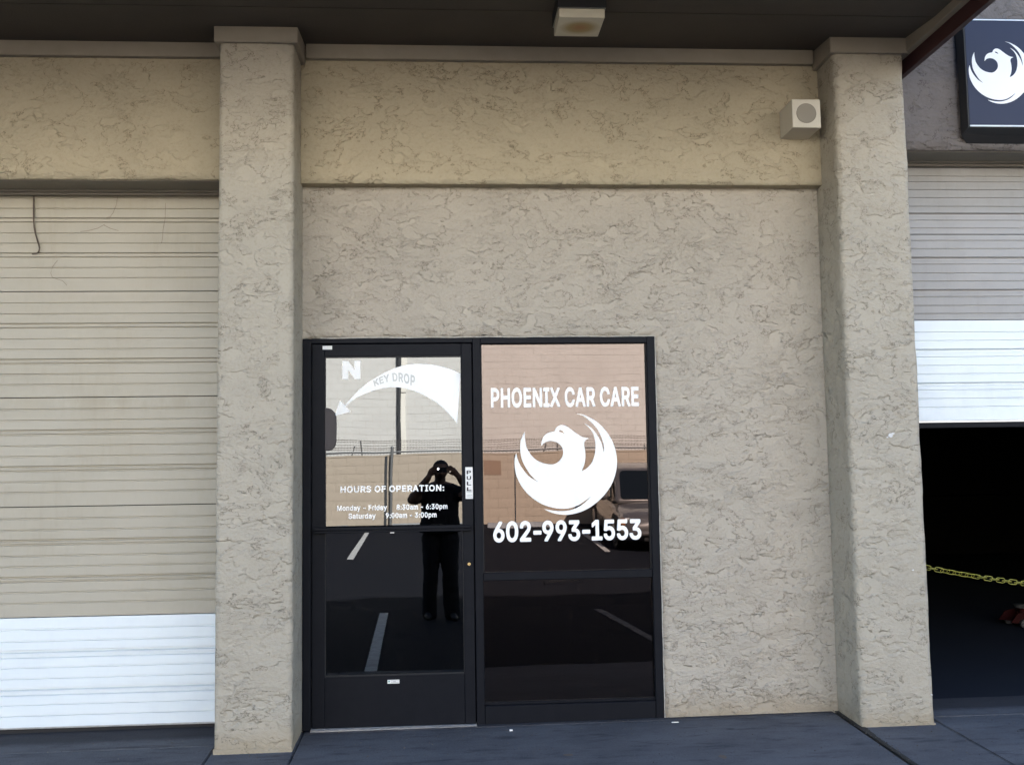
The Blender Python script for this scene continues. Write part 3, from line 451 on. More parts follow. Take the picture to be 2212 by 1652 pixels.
def door_paint(name, col, stain, amt):
    """factory enamel with rain streaks and grime that gathers at the section joints, and bounced light painted along the top"""
    m = bpy.data.materials.new(name); m.use_nodes = True
    nt = m.node_tree; b = nt.nodes['Principled BSDF']
    b.inputs['Roughness'].default_value = 0.5
    b.inputs['Specular IOR Level'].default_value = 0.35
    tc = nt.nodes.new('ShaderNodeTexCoord')
    def nz(sc, scale, det=5.0):
        mp = nt.nodes.new('ShaderNodeMapping'); mp.inputs['Scale'].default_value = sc
        nt.links.new(tc.outputs['Object'], mp.inputs[0])
        n = nd(nt, 'ShaderNodeTexNoise', Scale=scale, Detail=det, Roughness=0.65)
        nt.links.new(mp.outputs[0], n.inputs['Vector']); return n.outputs['Fac']
    patch = smooth(nt, nz((1, 1, 1), 2.4), 0.38, 0.66)
    streak = smooth(nt, nz((1, 1, 0.12), 26), 0.45, 0.72)
    speck = smooth(nt, nz((1, 1, 0.5), 46), 0.5, 0.72)
    f = math_n(nt, 'ADD', math_n(nt, 'MULTIPLY', patch, 0.55*amt), math_n(nt, 'MULTIPLY', math_n(nt, 'MULTIPLY', streak, patch), 0.5*amt))
    f = math_n(nt, 'ADD', f, math_n(nt, 'MULTIPLY', speck, 0.25*amt))
    sx = nt.nodes.new('ShaderNodeSeparateXYZ'); nt.links.new(tc.outputs['Object'], sx.inputs[0])
    z = sx.outputs['Z']
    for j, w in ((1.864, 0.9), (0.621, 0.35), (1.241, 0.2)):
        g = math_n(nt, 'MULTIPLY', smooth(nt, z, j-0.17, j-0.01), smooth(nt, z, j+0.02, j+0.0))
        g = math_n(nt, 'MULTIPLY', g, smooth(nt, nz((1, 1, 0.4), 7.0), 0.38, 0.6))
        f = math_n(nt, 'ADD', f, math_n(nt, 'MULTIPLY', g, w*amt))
    top = math_n(nt, 'MULTIPLY', smooth(nt, z, 2.93, 2.99), 0.9*amt)  # bounced light painted as a yellowish band along the door top
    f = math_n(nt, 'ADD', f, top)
    rt = math_n(nt, 'MULTIPLY', smooth(nt, sx.outputs['X'], -0.95, -0.48), smooth(nt, nz((1, 1, 0.7), 5.0), 0.42, 0.62))
    f = math_n(nt, 'ADD', f, math_n(nt, 'MULTIPLY', math_n(nt, 'MULTIPLY', rt, smooth(nt, z, 2.3, 1.9)), 0.8*amt))
    f = math_n(nt, 'MINIMUM', f, 1.0)
    mx = nd(nt, 'ShaderNodeMix', data_type='RGBA')
    mx.inputs['A'].default_value = (*col, 1); mx.inputs['B'].default_value = (*stain, 1)
    nt.links.new(f, mx.inputs['Factor'])
    nt.links.new(mx.outputs['Result'], b.inputs['Base Color'])
    gr = nd(nt, 'ShaderNodeTexNoise', Scale=260.0, Detail=2.0)
    nt.links.new(tc.outputs['Object'], gr.inputs['Vector'])
    bp = nd(nt, 'ShaderNodeBump', Distance=0.0006); nt.links.new(gr.outputs['Fac'], bp.inputs['Height'])
    nt.links.new(bp.outputs[0], b.inputs['Normal'])
    return m
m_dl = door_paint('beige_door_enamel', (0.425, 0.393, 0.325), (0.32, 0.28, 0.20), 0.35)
m_dr = door_paint('grey_door_enamel', (0.36, 0.352, 0.345), (0.28, 0.27, 0.25), 0.5)
m_dw = door_paint('white_door_enamel', (0.78, 0.84, 0.87), (0.66, 0.71, 0.76), 0.25)

# ------------------------------------------------------------------ ground
PROF = [(-1.95, -0.20), (-9.6, -0.36), (-17.6, 0.20)]
def lot_z(y):
    if y > -1.95: return -0.20
    for (y0, z0), (y1, z1) in zip(PROF, PROF[1:]):
        if y >= y1: return z0 + (z1-z0)*(y-y0)/(y1-y0)
    return 0.20
bm = bmesh.new()
ys = [60, -1.80, -1.95, -4.5, -7, -9.0, -9.6, -10.2, -13, -17.6, -200]
xs = [-200, -20, 0, 20, 200]
g = [[bm.verts.new((x, y, lot_z(y) if y <= -1.9 else -0.20)) for x in xs] for y in ys]
for i in range(len(ys)-1):
    for j in range(len(xs)-1):
        bm.faces.new((g[i][j], g[i+1][j], g[i+1][j+1], g[i][j+1]))
lot = obj('parking_lot', bm, m_asph); lot['kind'] = 'structure'

def walk_z(x, y): return 0.03*min(y, 0.0) + 0.006*(min(max(x, -2), 4.2)-1)
walk = bpy.data.objects.new('sidewalk', None); C.objects.link(walk); walk['kind'] = 'structure'
gap = 0.004
def slab(x0, x1, y0, y1, gl=gap, gr=gap, gb=gap, gf=gap, m=None, lower=0.0):
    bm = bmesh.new()
    x0 += gl; x1 -= gr; y0 += gf; y1 -= gb
    vs = box(bm, x0, x1, y0, y1, -0.25, 0)
    for v in vs:
        if v.co.z > -0.1: v.co.z = walk_z(v.co.x, v.co.y) - lower
    top = [e for e in bm.edges if all(v.co.z > -0.15 for v in e.verts)]
    bmesh.ops.bevel(bm, geom=top, offset=0.006, segments=2, affect='EDGES')
    return obj('slab', bm, m or m_conc, walk)
EDGE = -1.95
for x0, x1, gl, gr in ((-6.5, -4.2, gap, gap), (-4.2, -2.2, gap, gap), (-2.2, -0.47, gap, 0.002), (-0.47, -0.04, 0.002, 0.002),
                       (-0.04, 2.955, 0.002, 0.012), (2.975, 3.42, 0.004, 0.002), (3.42, 5.4, 0.002, gap), (5.4, 8.2, gap, gap), (8.2, 12, gap, gap)):
    if x0 == -0.04:
        slab(x0, x1, EDGE, -0.055, gl, gr, 0.0015)
        slab(x0, x1, -0.055, 0.0, gl, gr, 0, 0.0015, lower=-0.0005)
    elif x1 <= -0.47:
        slab(x0, x1, EDGE, -0.215, gl, gr, 0.002); slab(x0, x1, -0.215, 0.30, gl, gr, gap, 0.002)
    elif x0 >= 3.42:
        slab(x0, x1, EDGE, -0.20, gl, gr, 0.004); slab(x0, x1, -0.20, 0.22, gl, gr, gap, 0.004)
    else:
        slab(x0, x1, EDGE, 0.0 if x0 < 0 else 0.1, gl, gr)
bm = bmesh.new()
vs = [bm.verts.new((x, y, walk_z(x, y)-0.012)) for y in (0.25, 0.0, EDGE+0.01) for x in (-6.4, -2, 1, 4.2, 11.9)]
for i in range(2):
    for j in range(4): bm.faces.new((vs[i*5+j], vs[i*5+j+1], vs[i*5+j+6], vs[i*5+j+5]))
obj('joint_filler', bm, m_joint, walk)
# ragged tar squeezed out of the wide joint
bm = bmesh.new()
L = []; Rr = []
for i in range(60):
    y = -0.01 - 1.9*i/59
    w = 0.011 + 0.006*noise.noise(Vector((i*0.7, 3, 1))) + (0.006 if i < 14 else 0)
    w2 = 0.012 + 0.007*noise.noise(Vector((i*0.9, 8, 1))) + (0.016*max(0, 1-abs(i-11)/7))
    cx = 2.965 + 0.003*noise.noise(Vector((i*0.3, 0, 0)))
    L.append(bm.verts.new((cx-w, y, walk_z(cx, y)+0.0018))); Rr.append(bm.verts.new((cx+w2, y, walk_z(cx, y)+0.0018)))
for i in range(59): bm.faces.new((L[i], Rr[i], Rr[i+1], L[i+1]))
obj('tar', bm, m_joint, walk)

def blob(name, x, y, rx, ry, m, par, h=0.0015, seed=0):
    bm = bmesh.new(); n = 14
    a = []
    for i in range(n):
        t = 2*math.pi*i/n; k = 1+0.3*noise.noise(Vector((math.cos(t)*1.5+seed, math.sin(t)*1.5, seed)))
        px, py = x+rx*k*math.cos(t), y+ry*k*math.sin(t)
        a.append(bm.verts.new((px, py, walk_z(px, py)+h)))
    bm.faces.new(a)
    return obj(name, bm, m, par)
m_gum = mat('old_gum', (0.03, 0.032, 0.04), 0.9)
m_brown = mat('brown_stain', (0.11, 0.085, 0.07), 0.9)
for x, y, rx, ry, m in ((2.27, -0.28, 0.024, 0.014, m_gum), (1.35, -0.62, 0.028, 0.018, m_brown), (2.10, -0.75, 0.02, 0.03, m_brown),
                        (1.70, -0.18, 0.006, 0.004, m_gum), (3.78, -0.50, 0.02, 0.014, m_gum), (0.9, -0.12, 0.007, 0.005, m_gum), (0.3, -0.4, 0.008, 0.006, m_gum)):
    blob('stain', x, y, rx, ry, m, walk, 0.0014, x*3)
bm = bmesh.new(); box(bm, 1.985, 2.025, -0.124, -0.116, 0.004, 0.009)
bmesh.ops.bevel(bm, geom=bm.edges[:], offset=0.002, affect='EDGES')
tag(obj('cigarette_end', bm, m_white), 'white cigarette end lying on the sidewalk below the stucco wall', 'litter')
bm = bmesh.new(); box(bm, 1.085, 1.102, -0.155, -0.143, -0.004, 0.004)
tag(obj('paper_scrap', bm, m_white), 'tiny white paper scrap on the sidewalk in front of the window', 'litter')

bm = bmesh.new()
for i in range(420):
    x = random.uniform(-1.7, 4.4); y = -abs(random.gauss(0, 0.35)) - (0.37 if (x < 0 or x > 2.93) else 0.004)
    if x > 3.4 or x < -0.45: y += 0.3
    if random.random() < 0.25: x = 2.965 + random.gauss(0, 0.02); y = -random.uniform(0.0, 1.3)
    if y < -1.8: continue
    r_ = random.uniform(0.0012, 0.0042); z = walk_z(x, y) + r_*0.4
    k = bmesh.ops.create_icosphere(bm, subdivisions=1, radius=r_, matrix=Matrix.Translation((x, y, z)) @ Matrix.Scale(random.uniform(.5, 1), 4, (0, 0, 1)))
m_grit = mat('grit', (0.16, 0.14, 0.12), 0.9, mottle=(40, 1.0, (0.03, 0.028, 0.026)))
o = obj('grit', bm, m_grit, walk); o['kind'] = 'stuff'

# painted bay lines on the asphalt (parts of the lot), following its slope
m_paint_shade = mat('shaded_road_paint', (0.16, 0.16, 0.16), 0.9, mottle=(9, 1.0, (0.05, 0.05, 0.055)))  # darker bay line paint, with the shade on that line put into its colour
def stripe(x0, y0, x1, y1, w, n=8, m=None):
    bm = bmesh.new(); rows = []
    for i in range(n+1):
        t = i/n; x = x0+(x1-x0)*t; y = y0+(y1-y0)*t
        rows.append((bm.verts.new((x-w/2, y, lot_z(y)+0.004)), bm.verts.new((x+w/2, y, lot_z(y)+0.004))))
    for a, b in zip(rows, rows[1:]): bm.faces.new((a[0], a[1], b[1], b[0]))
    obj('bay_line', bm, m or m_paint, lot)
for x0, x1 in ((0.03, 0.16), (2.62, 2.92), (-2.7, -2.6), (5.3, 5.6), (-5.4, -5.3)):
    stripe(x0, -6.9, x1, -2.08, 0.10, 8, m_paint_shade if x0 == 2.62 else None)
for x0, x1 in ((-0.86, -0.91), (3.62, 3.70), (6.3, 6.35), (-3.6, -3.62), (-6.3, -6.35)):
    stripe(x0, -16.4, x1, -12.9, 0.10)

# drain grate
dr = thing('drain_grate', 'dark slotted drain grate set in the asphalt, mirrored low in the window', 'drain', (2.6, -10.35, -0.31))
boxes('frame', [(2.3, 2.9, -10.6, -10.57, -0.33, -0.298), (2.3, 2.9, -10.13, -10.10, -0.33, -0.298),
                (2.3, 2.33, -10.57, -10.13, -0.33, -0.298), (2.87, 2.9, -10.57, -10.13, -0.33, -0.298)], m_asph, dr)
barme = None
for i in range(12):
    if barme is None:
        b0 = boxes('bar', [(2.345, 2.36, -10.57, -10.13, -0.325, -0.30)], m_black2, dr); barme = b0.data
    else:
        b = b0.copy(); C.objects.link(b); b.parent = dr; b.location = b0.location + Vector((i*0.044, 0, 0))

# ------------------------------------------------------------------ the shop front
XS, XE = -0.055, 2.985                    # bay between the pillars
HX0, HX1, HZ = -0.052, 1.974, 2.170       # rough opening of door and window
wall = thing('stucco_wall', 'beige stucco wall under the band, around the black door and window', 'wall', (1.4, 0.0, 0))
panel('wall_face', XS-0.02, XE+0.02, -0.04, 3.06, 0.0, 0.14, m_st_low, wall, amp=0.0035, seed=2.3,
      holes=((HX0, HX1, -0.05, HZ),))
band = thing('stucco_band', 'upper stucco band with a shadowed lower ledge, above the door and left roll-up door', 'wall', (1.4, -0.08, 3.05))
panel('band_face', XS-0.02, XE+0.02, 3.047, 3.86, -0.08, 0.085, m_st_band, band, amp=0.003, seed=5.1)
panel('band_face', -7.0, -0.43, 3.066, 3.86, -0.08, 0.24, m_st_band, band, amp=0.003, seed=6.1, step=0.06)
hb = thing('high_wall', 'grey-mauve stucco wall above the open roll-up door, behind the logo sign', 'wall', (4.5, -0.08, 3.26))
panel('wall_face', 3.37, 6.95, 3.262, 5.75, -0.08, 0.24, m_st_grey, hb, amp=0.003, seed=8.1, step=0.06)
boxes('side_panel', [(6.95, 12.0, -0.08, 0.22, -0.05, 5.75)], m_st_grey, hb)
up = thing('parapet_wall', 'upper stucco parapet wall of the building over the canopy', 'wall', (0, 0, 4.3))
boxes('wall_face', [(-12, 3.37, -0.08, 0.16, 4.26, 5.75)], m_st_band, up)
boxes('roof_deck', [(-12, 12, 0.22, 10, 5.3, 5.5)], m_trim, up)
boxes('side_panel', [(-12.0, -7.0, -0.08, 0.22, -0.05, 4.26)], m_st_band, up)

def pillar(x0, x1, y0, label, seed, zb):
    t = thing('stucco_pillar', label, 'pillar', ((x0+x1)/2, y0/2, zb), 'stucco pillars either side of the entrance')
    rough_box('shaft', x0, x1, y0, 0.03, zb, 3.75, m_st_col, t, seed=seed, step=0.028)
    c = 0.024
    boxes('capital', [(x0-c, x1+c, y0-c, 0.02, 3.738, 3.856)], m_trim, t, bev=0.004)
    # ragged plaster toe
    bm = bmesh.new()
    n = 24
    for k in range(n):
        xa = x0 + (x1-x0)*k/n; xb = x0 + (x1-x0)*(k+1)/n
        h = 0.014 + 0.012*noise.noise(Vector((k*0.5, seed, 0)))
        box(bm, xa, xb, y0-0.006-0.003*noise.noise(Vector((k*0.8, seed, 2))), y0+0.01, zb, zb+0.022+h)
    obj('plaster_toe', bm, m_st_col, t)
    return t
pillar(-0.452, -0.052, -0.375, 'beige stucco pillar between the closed roll-up door and the entrance door', 3.0, -0.03)
PR = pillar(2.975, 3.385, -0.335, 'beige stucco pillar between the square wall speaker and the open roll-up door', 9.0, -0.02)
bm = bmesh.new()
for cx_, cz_, r_ in ((3.208, 1.567, 0.016), (3.222, 1.578, 0.010), (3.30, 0.83, 0.006), (3.372, 0.16, 0.005), (3.19, 1.556, 0.007)):
    n_ = 11
    prism(bm, [(cx_+r_*(0.55+0.6*random.random())*math.cos(2*math.pi*k/n_), cz_+r_*(0.35+0.5*random.random())*math.sin(2*math.pi*k/n_)) for k in range(n_)], -0.3405, -0.333)
m_chip = mat('bare_plaster', (0.62, 0.62, 0.62), 0.9)
obj('paint_chip', bm, m_chip, PR)
# crumbly chips on the right-hand arris of the right pillar
# trim board under the soffit
tb = thing('trim_board', 'painted trim board running along the top of the wall under the soffit', 'trim', (0, -0.1, 3.77))
boxes('board', [(-0.02, 2.943, -0.118, -0.078, 3.765, 3.852)], m_trim, tb, bev=0.003)
boxes('board', [(-7.0, -0.484, -0.118, -0.078, 3.765, 3.852)], m_trim, tb, bev=0.003)

can = thing('canopy', 'dark brown canopy with a soffit and dark red fascia over the entrance', 'canopy', (0, 0, 3.85))
def soff(y0, y1):
    bm = bmesh.new()
    for v in box(bm, -8.0, 3.392, y0, y1, 0, 0.018): v.co.z += 3.859 + 0.09*max(v.co.y, -0.72)
    obj('soffit_board', bm, m_soffit, can)
soff(-0.70, 0.0); soff(-2.2, -0.708)
boxes('end_trim', [(3.392, 3.43, -2.2, -0.085, 3.745, 3.90)], m_trim, can, bev=0.003)
boxes('fascia', [(3.432, 3.462, -2.24, -0.09, 3.665, 4.25)], m_red, can)
boxes('fascia', [(-8.0, 3.432, -2.24, -2.205, 3.665, 4.25)], m_red, can)
boxes('roof_panel', [(-8.0, 3.43, -2.2, -0.09, 4.2, 4.24)], m_trim, can)

# left roll-up door: sections with ribs, built from a profile
def section(name, x0, x1, z0, z1, y, marks, m, par, label=None):
    """marks: list of (z, half_width, depth); grooves cut in the face; depth<0 stands proud"""
    pts = [(y, z0+0.0012), ]
    for z, hw, d in sorted(marks):
        if d > 0:
            pts += [(y, z-hw), (y+d, z-hw*0.45), (y+d, z+hw*0.45), (y, z+hw)]
        else:
            pts += [(y, z-hw-0.002), (y+d, z-hw), (y+d, z+hw), (y, z+hw+0.002)]
    pts += [(y, z1-0.0012)]
    bm = bmesh.new()
    a = [bm.verts.new((x0, py, pz)) for py, pz in pts]; b = [bm.verts.new((x1, py, pz)) for py, pz in pts]
    for i in range(len(pts)-1): bm.faces.new((a[i], b[i], b[i+1], a[i+1]))
    # back, top and bottom
    c = [bm.verts.new((x, y+0.045, z)) for x in (x0, x1) for z in (z0+0.0012, z1-0.0012)]
    bm.faces.new((c[0], c[1], c[3], c[2])); bm.faces.new((a[0], c[0], c[2], b[0])); bm.faces.new((a[-1], b[-1], c[3], c[1]))
    bm.faces.new(a + [c[1], c[0]]); bm.faces.new(b[::-1] + [c[2], c[3]])
    return obj(name, bm, m, par, label)
ld = thing('roll_up_door', 'closed ribbed beige roll-up door with a white bottom section, left of the pillar', 'garage door', (-2.5, 0.2, 0))
seg = [(2.480, 3.10), (1.864, 2.480), (1.241, 1.864), (0.621, 1.241), (0.008, 0.621)]
for i, (z0, z1) in enumerate(seg):
    mk = []
    for f in (0.068, 0.132, 0.278, 0.338, 0.482, 0.542): mk.append((z1-f, 0.0055, 0.0075 if i < 4 else 0.013))
    for f in (0.190, 0.397):
        w = 0.0235 if i < 4 else 0.029
        mk.append((z1-f, 0.0068 if i < 4 else 0.010, 0.015 if i < 4 else 0.026)); mk.append((z1-f-w, 0.0062 if i < 4 else 0.0095, 0.012 if i < 4 else 0.022))
    if i == 0: mk = [q for q in mk if q[0] < 3.06]
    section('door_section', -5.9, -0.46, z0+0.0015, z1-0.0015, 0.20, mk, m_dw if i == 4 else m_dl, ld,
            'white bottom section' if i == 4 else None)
boxes('bottom_seal', [(-5.9, -0.46, 0.205, 0.24, -0.02, 0.008)], m_black2, ld)
boxes('bottom_rail', [(-5.9, -0.46, 0.192, 0.24, 0.0085, 0.016)], m_alu, ld)
boxes('backing', [(-6.0, -0.44, 0.247, 0.27, -0.02, 3.3)], m_dark, ld)
boxes('head_moulding', [(-5.95, -0.445, 0.125, 0.165, 3.052, 3.072), (-5.95, -0.445, 0.155, 0.198, 3.040, 3.060)], m_head, ld, bev=0.006, seg=3)
boxes('head_soffit', [(-5.95, -0.445, -0.062, 0.125, 3.062, 3.072)], m_head, ld)
bm = bmesh.new()
for a in ([(-1.151, 3.045), (-1.159, 2.991), (-1.176, 2.945), (-1.193, 2.92), (-1.216, 2.914)],
          [(-1.224, 2.875), (-1.262, 2.853), (-1.321, 2.837), (-1.361, 2.834)],
          [(-1.227, 2.871), (-1.19, 2.852), (-1.144, 2.839)],
          [(-0.875, 3.004), (-0.877, 2.911), (-0.888, 2.844), (-0.89, 2.795), (-0.896, 2.764)],
          [(-1.487, 2.664), (-1.515, 2.625), (-1.524, 2.588), (-1.514, 2.564), (-1.493, 2.555), (-1.455, 2.543), (-1.431, 2.516)]):
    tube(bm, [(x, 0.1985, z) for x, z in a], 0.0011, 4)
m_scr = mat('scratch', (0.16, 0.13, 0.10), 0.8)
obj('scratch', bm, m_scr, ld)
bm = bmesh.new()
cp = [(-1.626, 3.045), (-1.6255, 2.97), (-1.6235, 2.897), (-1.620, 2.86), (-1.612, 2.82), (-1.601, 2.782), (-1.592, 2.755), (-1.587, 2.735), (-1.589, 2.716), (-1.599, 2.703), (-1.628, 2.699)]
tube(bm, [(x, 0.188, z) for x, z in cp], 0.0042, 7)
tag(obj('pull_cord', bm, m_rust, sm=True), 'short dark cord hanging with a hooked end over the closed roll-up door', 'cord')

# right roll-up door, two thirds open
rd = thing('roll_up_door', 'half-open ribbed grey roll-up door with a white bottom section, right of the pillar', 'garage door', (5.2, 0.2, 1.63))
def marks(thin, thick, soft):
    return [(z, 0.0048, 0.006) for z in thin] + [(z, 0.010, 0.016) for z in thick] + [(z, 0.0055, 0.006) for z in soft]
section('door_section', 3.34, 6.95, 2.8195, 3.30, 0.20, marks((3.183, 3.147, 3.098, 3.047, 2.992, 2.855), (2.945,), (2.904,)), m_dr, rd)
section('door_section', 3.34, 6.95, 2.2855, 2.8165, 0.20, marks((2.778, 2.727, 2.575, 2.525, 2.373, 2.323), (2.668, 2.466), (2.629, 2.427)), m_dr, rd)
section('door_section', 3.34, 6.95, 1.667, 2.2825, 0.20, [(q[0], q[1]*1.15, q[2]*1.6) for q in marks((2.207, 2.155, 2.003, 1.951, 1.80, 1.748), (2.096, 1.89), (2.054, 1.851))], m_dw, rd, 'white bottom section')
boxes('bottom_rail', [(3.34, 6.95, 0.19, 0.25, 1.657, 1.6655)], m_alu, rd)
boxes('bottom_seal', [(3.34, 6.95, 0.196, 0.245, 1.625, 1.656)], m_black, rd)
boxes('head_moulding', [(3.36, 6.95, 0.125, 0.165, 3.250, 3.270), (3.36, 6.95, 0.155, 0.198, 3.236, 3.256)], m_head, rd, bev=0.006, seg=3)
boxes('head_soffit', [(3.39, 6.95, -0.062, 0.125, 3.258, 3.268)], m_head, rd)
bm = bmesh.new(); prism(bm, disc(3.615, 2.268, 0.006, 12), 0.196, 0.202)
obj('rivet', bm, m_ink, rd)

# ------------------------------------------------------------------ rooms behind
shop = bpy.data.objects.new('workshop_interior', None); C.objects.link(shop); shop['kind'] = 'structure'
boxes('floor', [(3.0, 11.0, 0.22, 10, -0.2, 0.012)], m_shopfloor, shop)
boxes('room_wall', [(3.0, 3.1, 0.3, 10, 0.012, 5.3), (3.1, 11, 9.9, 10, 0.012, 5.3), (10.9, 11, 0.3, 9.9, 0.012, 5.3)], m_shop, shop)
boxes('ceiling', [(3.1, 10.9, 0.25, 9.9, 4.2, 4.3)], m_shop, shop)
# vague hanging pieces on the side and far walls of the workshop
boxes('wall_panel', [(3.11, 3.16, 0.9+0.7*i, 1.35+0.7*i, 0.5, 2.4) for i in range(6)], m_dark, shop)
boxes('bench', [(7.2, 10.8, 8.8, 9.85, 0.85, 0.93), (7.3, 7.4, 8.9, 9.8, 0.012, 0.85), (10.6, 10.7, 8.9, 9.8, 0.012, 0.85)], m_shop, shop)
office = bpy.data.objects.new('office_interior', None); C.objects.link(office); office['kind'] = 'structure'
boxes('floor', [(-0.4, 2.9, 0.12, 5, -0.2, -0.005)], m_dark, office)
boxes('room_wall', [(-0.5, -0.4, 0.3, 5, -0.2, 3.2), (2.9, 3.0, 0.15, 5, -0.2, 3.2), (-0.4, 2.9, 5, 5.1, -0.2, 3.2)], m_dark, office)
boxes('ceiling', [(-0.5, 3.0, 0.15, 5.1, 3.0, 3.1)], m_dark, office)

# floor jack deep inside
m_jred = mat('red_enamel', (0.022, 0.002, 0.002), 0.6, spec=0.1)
m_steel = mat('bare_steel', (0.35, 0.36, 0.36), 0.35, metal=0.9)
m_jsteel = mat('dull_steel', (0.06, 0.06, 0.06), 0.6, metal=0.3)
jk = thing('floor_jack', 'red floor jack standing in the dark workshop behind the yellow chain', 'jack', (6.0, 3.1, 0.012))
bm = bmesh.new()
for yy in (2.98, 3.18):
    prism(bm, [(5.60, 0.055), (5.66, 0.13), (5.90, 0.175), (6.35, 0.19), (6.42, 0.12), (6.38, 0.05), (5.75, 0.04)], yy, yy+0.012)
box(bm, 5.95, 6.35, 2.992, 3.18, 0.08, 0.10)
obj('frame', bm, m_jred, jk)
boxes('lift_arm', [(5.72, 6.2, 3.04, 3.12, 0.12, 0.16)], m_jred, jk, bev=0.01)
bm = bmesh.new(); bmesh.ops.create_cone(bm, cap_ends=True, segments=16, radius1=0.04, radius2=0.055, depth=0.03, matrix=Matrix.Translation((5.74, 3.08, 0.18)))
obj('saddle', bm, m_jsteel, jk)
for px, r_ in ((5.70, 0.036), (6.33, 0.05)):
    for yy in (2.955, 3.205):
        bm = bmesh.new()
        bmesh.ops.create_cone(bm, cap_ends=True, segments=18, radius1=r_, radius2=r_, depth=0.03,
                              matrix=Matrix.Translation((px, yy, 0.012+r_)) @ Matrix.Rotation(math.pi/2, 4, 'X'))
        obj('wheel', bm, m_jsteel, jk)
bm = bmesh.new(); tube(bm, [(6.36, 3.08, 0.16), (6.5, 3.08, 0.5), (6.75, 3.08, 1.05)], 0.014, 8)
obj('handle', bm, m_jsteel, jk)

jk.location += Vector((-0.06, -0.26, 0))

# ------------------------------------------------------------------ entrance door
D = thing('entrance_door', 'black framed glass entrance door with white hours lettering and a key drop arrow', 'door', (0.43, 0, 0))
def bar_(name, x0, x1, z0, z1, y0, y1, par, m=None, bev=0.0025):
    return boxes(name, [(x0, x1, y0, y1, z0, z1)], m or m_black, par, bev)
bar_('jamb', -0.050, -0.003, -0.005, 2.168, -0.006, 0.09, D)
bar_('header', -0.003, 0.913, 2.141, 2.168, -0.006, 0.09, D)
bar_('door_stop', -0.003, 0.002, 0.0, 2.14, 0.03, 0.08, D, m_black2, 0)
bar_('hinge_stile', 0.0025, 0.072, 0.004, 2.137, 0.004, 0.05, D)
bar_('lock_stile', 0.8485, 0.9085, 0.004, 2.137, 0.004, 0.05, D)
bar_('top_rail', 0.0725, 0.848, 2.068, 2.137, 0.006, 0.048, D)
bar_('bottom_rail', 0.0725, 0.848, 0.004, 0.279, 0.006, 0.048, D)
bar_('glazing_bead', 0.0725, 0.848, 0.279, 0.286, 0.010, 0.022, D, m_black2, 0)
bar_('glazing_bead', 0.0725, 0.848, 2.061, 2.068, 0.010, 0.022, D, m_black2, 0)
bar_('glazing_bead', 0.0725, 0.077, 0.286, 2.061, 0.010, 0.022, D, m_black2, 0)
bar_('glazing_bead', 0.8445, 0.848, 0.286, 2.061, 0.010, 0.022, D, m_black2, 0)
bar_('pane', 0.0728, 0.8478, 0.2805, 2.0665, 0.0225, 0.0285, D, m_gdoor, 0)
pb = boxes('push_bar', [(0.017, 0.889, -0.045, -0.030, 1.088, 1.106), (0.017, 0.889, -0.036, -0.018, 1.0725, 1.0865)], m_black, D, bev=0.003)
boxes('bracket', [(0.017, 0.05, -0.030, 0.004, 1.074, 1.104), (0.855, 0.889, -0.030, 0.004, 1.074, 1.104)], m_black, pb)
boxes('end_cap', [(0.440, 0.462, -0.046, -0.035, 1.068, 1.073)], m_alu, pb)
lk = bpy.data.objects.new('lock', None)
bm = bmesh.new(); prism(bm, disc(0.880, 0.887, 0.0165, 20), -0.004, 0.004)
lk = obj('lock', bm, m_black, D)
bm = bmesh.new(); prism(bm, disc(0.880, 0.885, 0.0085, 16), -0.008, -0.0045)
obj('cylinder', bm, m_brass, lk)
bm = bmesh.new(); box(bm, 0.879, 0.881, -0.0088, -0.0083, 0.880, 0.889); obj('keyway', bm, m_ink, lk)
boxes('threshold', [(-0.003, 0.913, -0.035, 0.06, -0.012, 0.0025), (-0.003, 0.913, -0.02, -0.014, 0.0025, 0.005), (-0.003, 0.913, 0.0, 0.003, 0.0025, 0.0045)], m_alu, D, bev=0.001)
# key pocket behind the slot
ko = [(0.0735, 1.532), (0.098, 1.533), (0.118, 1.542), (0.130, 1.560), (0.136, 1.585), (0.1375, 1.68), (0.136, 1.725), (0.126, 1.752), (0.108, 1.769), (0.088, 1.775), (0.0735, 1.775)]
bm = bmesh.new(); prism(bm, ko, 0.006, 0.0222)
bmesh.ops.bevel(bm, geom=[e for e in bm.edges if all(abs(v.co.y-0.006) < 1e-5 for v in e.verts)], offset=0.003, segments=2, affect='EDGES')
kp = obj('key_slot', bm, m_pocket, D)
m_pocket2 = mat('pocket_edge', (0.09, 0.08, 0.085), 0.6)
bm = bmesh.new()
tube(bm, [(x, 0.0055, z) for x, z in [(0.125, 1.555), (0.131, 1.59), (0.132, 1.68), (0.130, 1.72), (0.121, 1.747), (0.105, 1.762), (0.085, 1.768)]], 0.0012, 5)
obj('slot_rim', bm, m_pocket2, kp)

# ------------------------------------------------------------------ storefront window
W = thing('storefront_window', 'tinted storefront window lettered PHOENIX CAR CARE with a white bird logo', 'window', (1.44, 0, 0))
bar_('mullion', 0.9135, 0.9585, -0.012, 2.168, -0.006, 0.09, W)
bar_('jamb', 1.9255, 1.9705, -0.016, 2.168, -0.006, 0.09, W)
bar_('header', 0.959, 1.925, 2.134, 2.168, -0.006, 0.09, W)
bar_('mid_rail', 0.959, 1.925, 0.788, 0.834, -0.002, 0.085, W, None, 0.004)
bar_('bottom_rail', 0.959, 1.925, -0.012, 0.100, -0.002, 0.085, W, None, 0.004)
bar_('sill_bead', 0.959, 1.925, 0.1005, 0.116, 0.014, 0.034, W, None, 0.002)
bar_('glazing_bead', 0.959, 0.966, 0.835, 2.133, 0.014, 0.03, W, m_black2, 0)
bar_('glazing_bead', 1.919, 1.925, 0.835, 2.133, 0.014, 0.03, W, m_black2, 0)
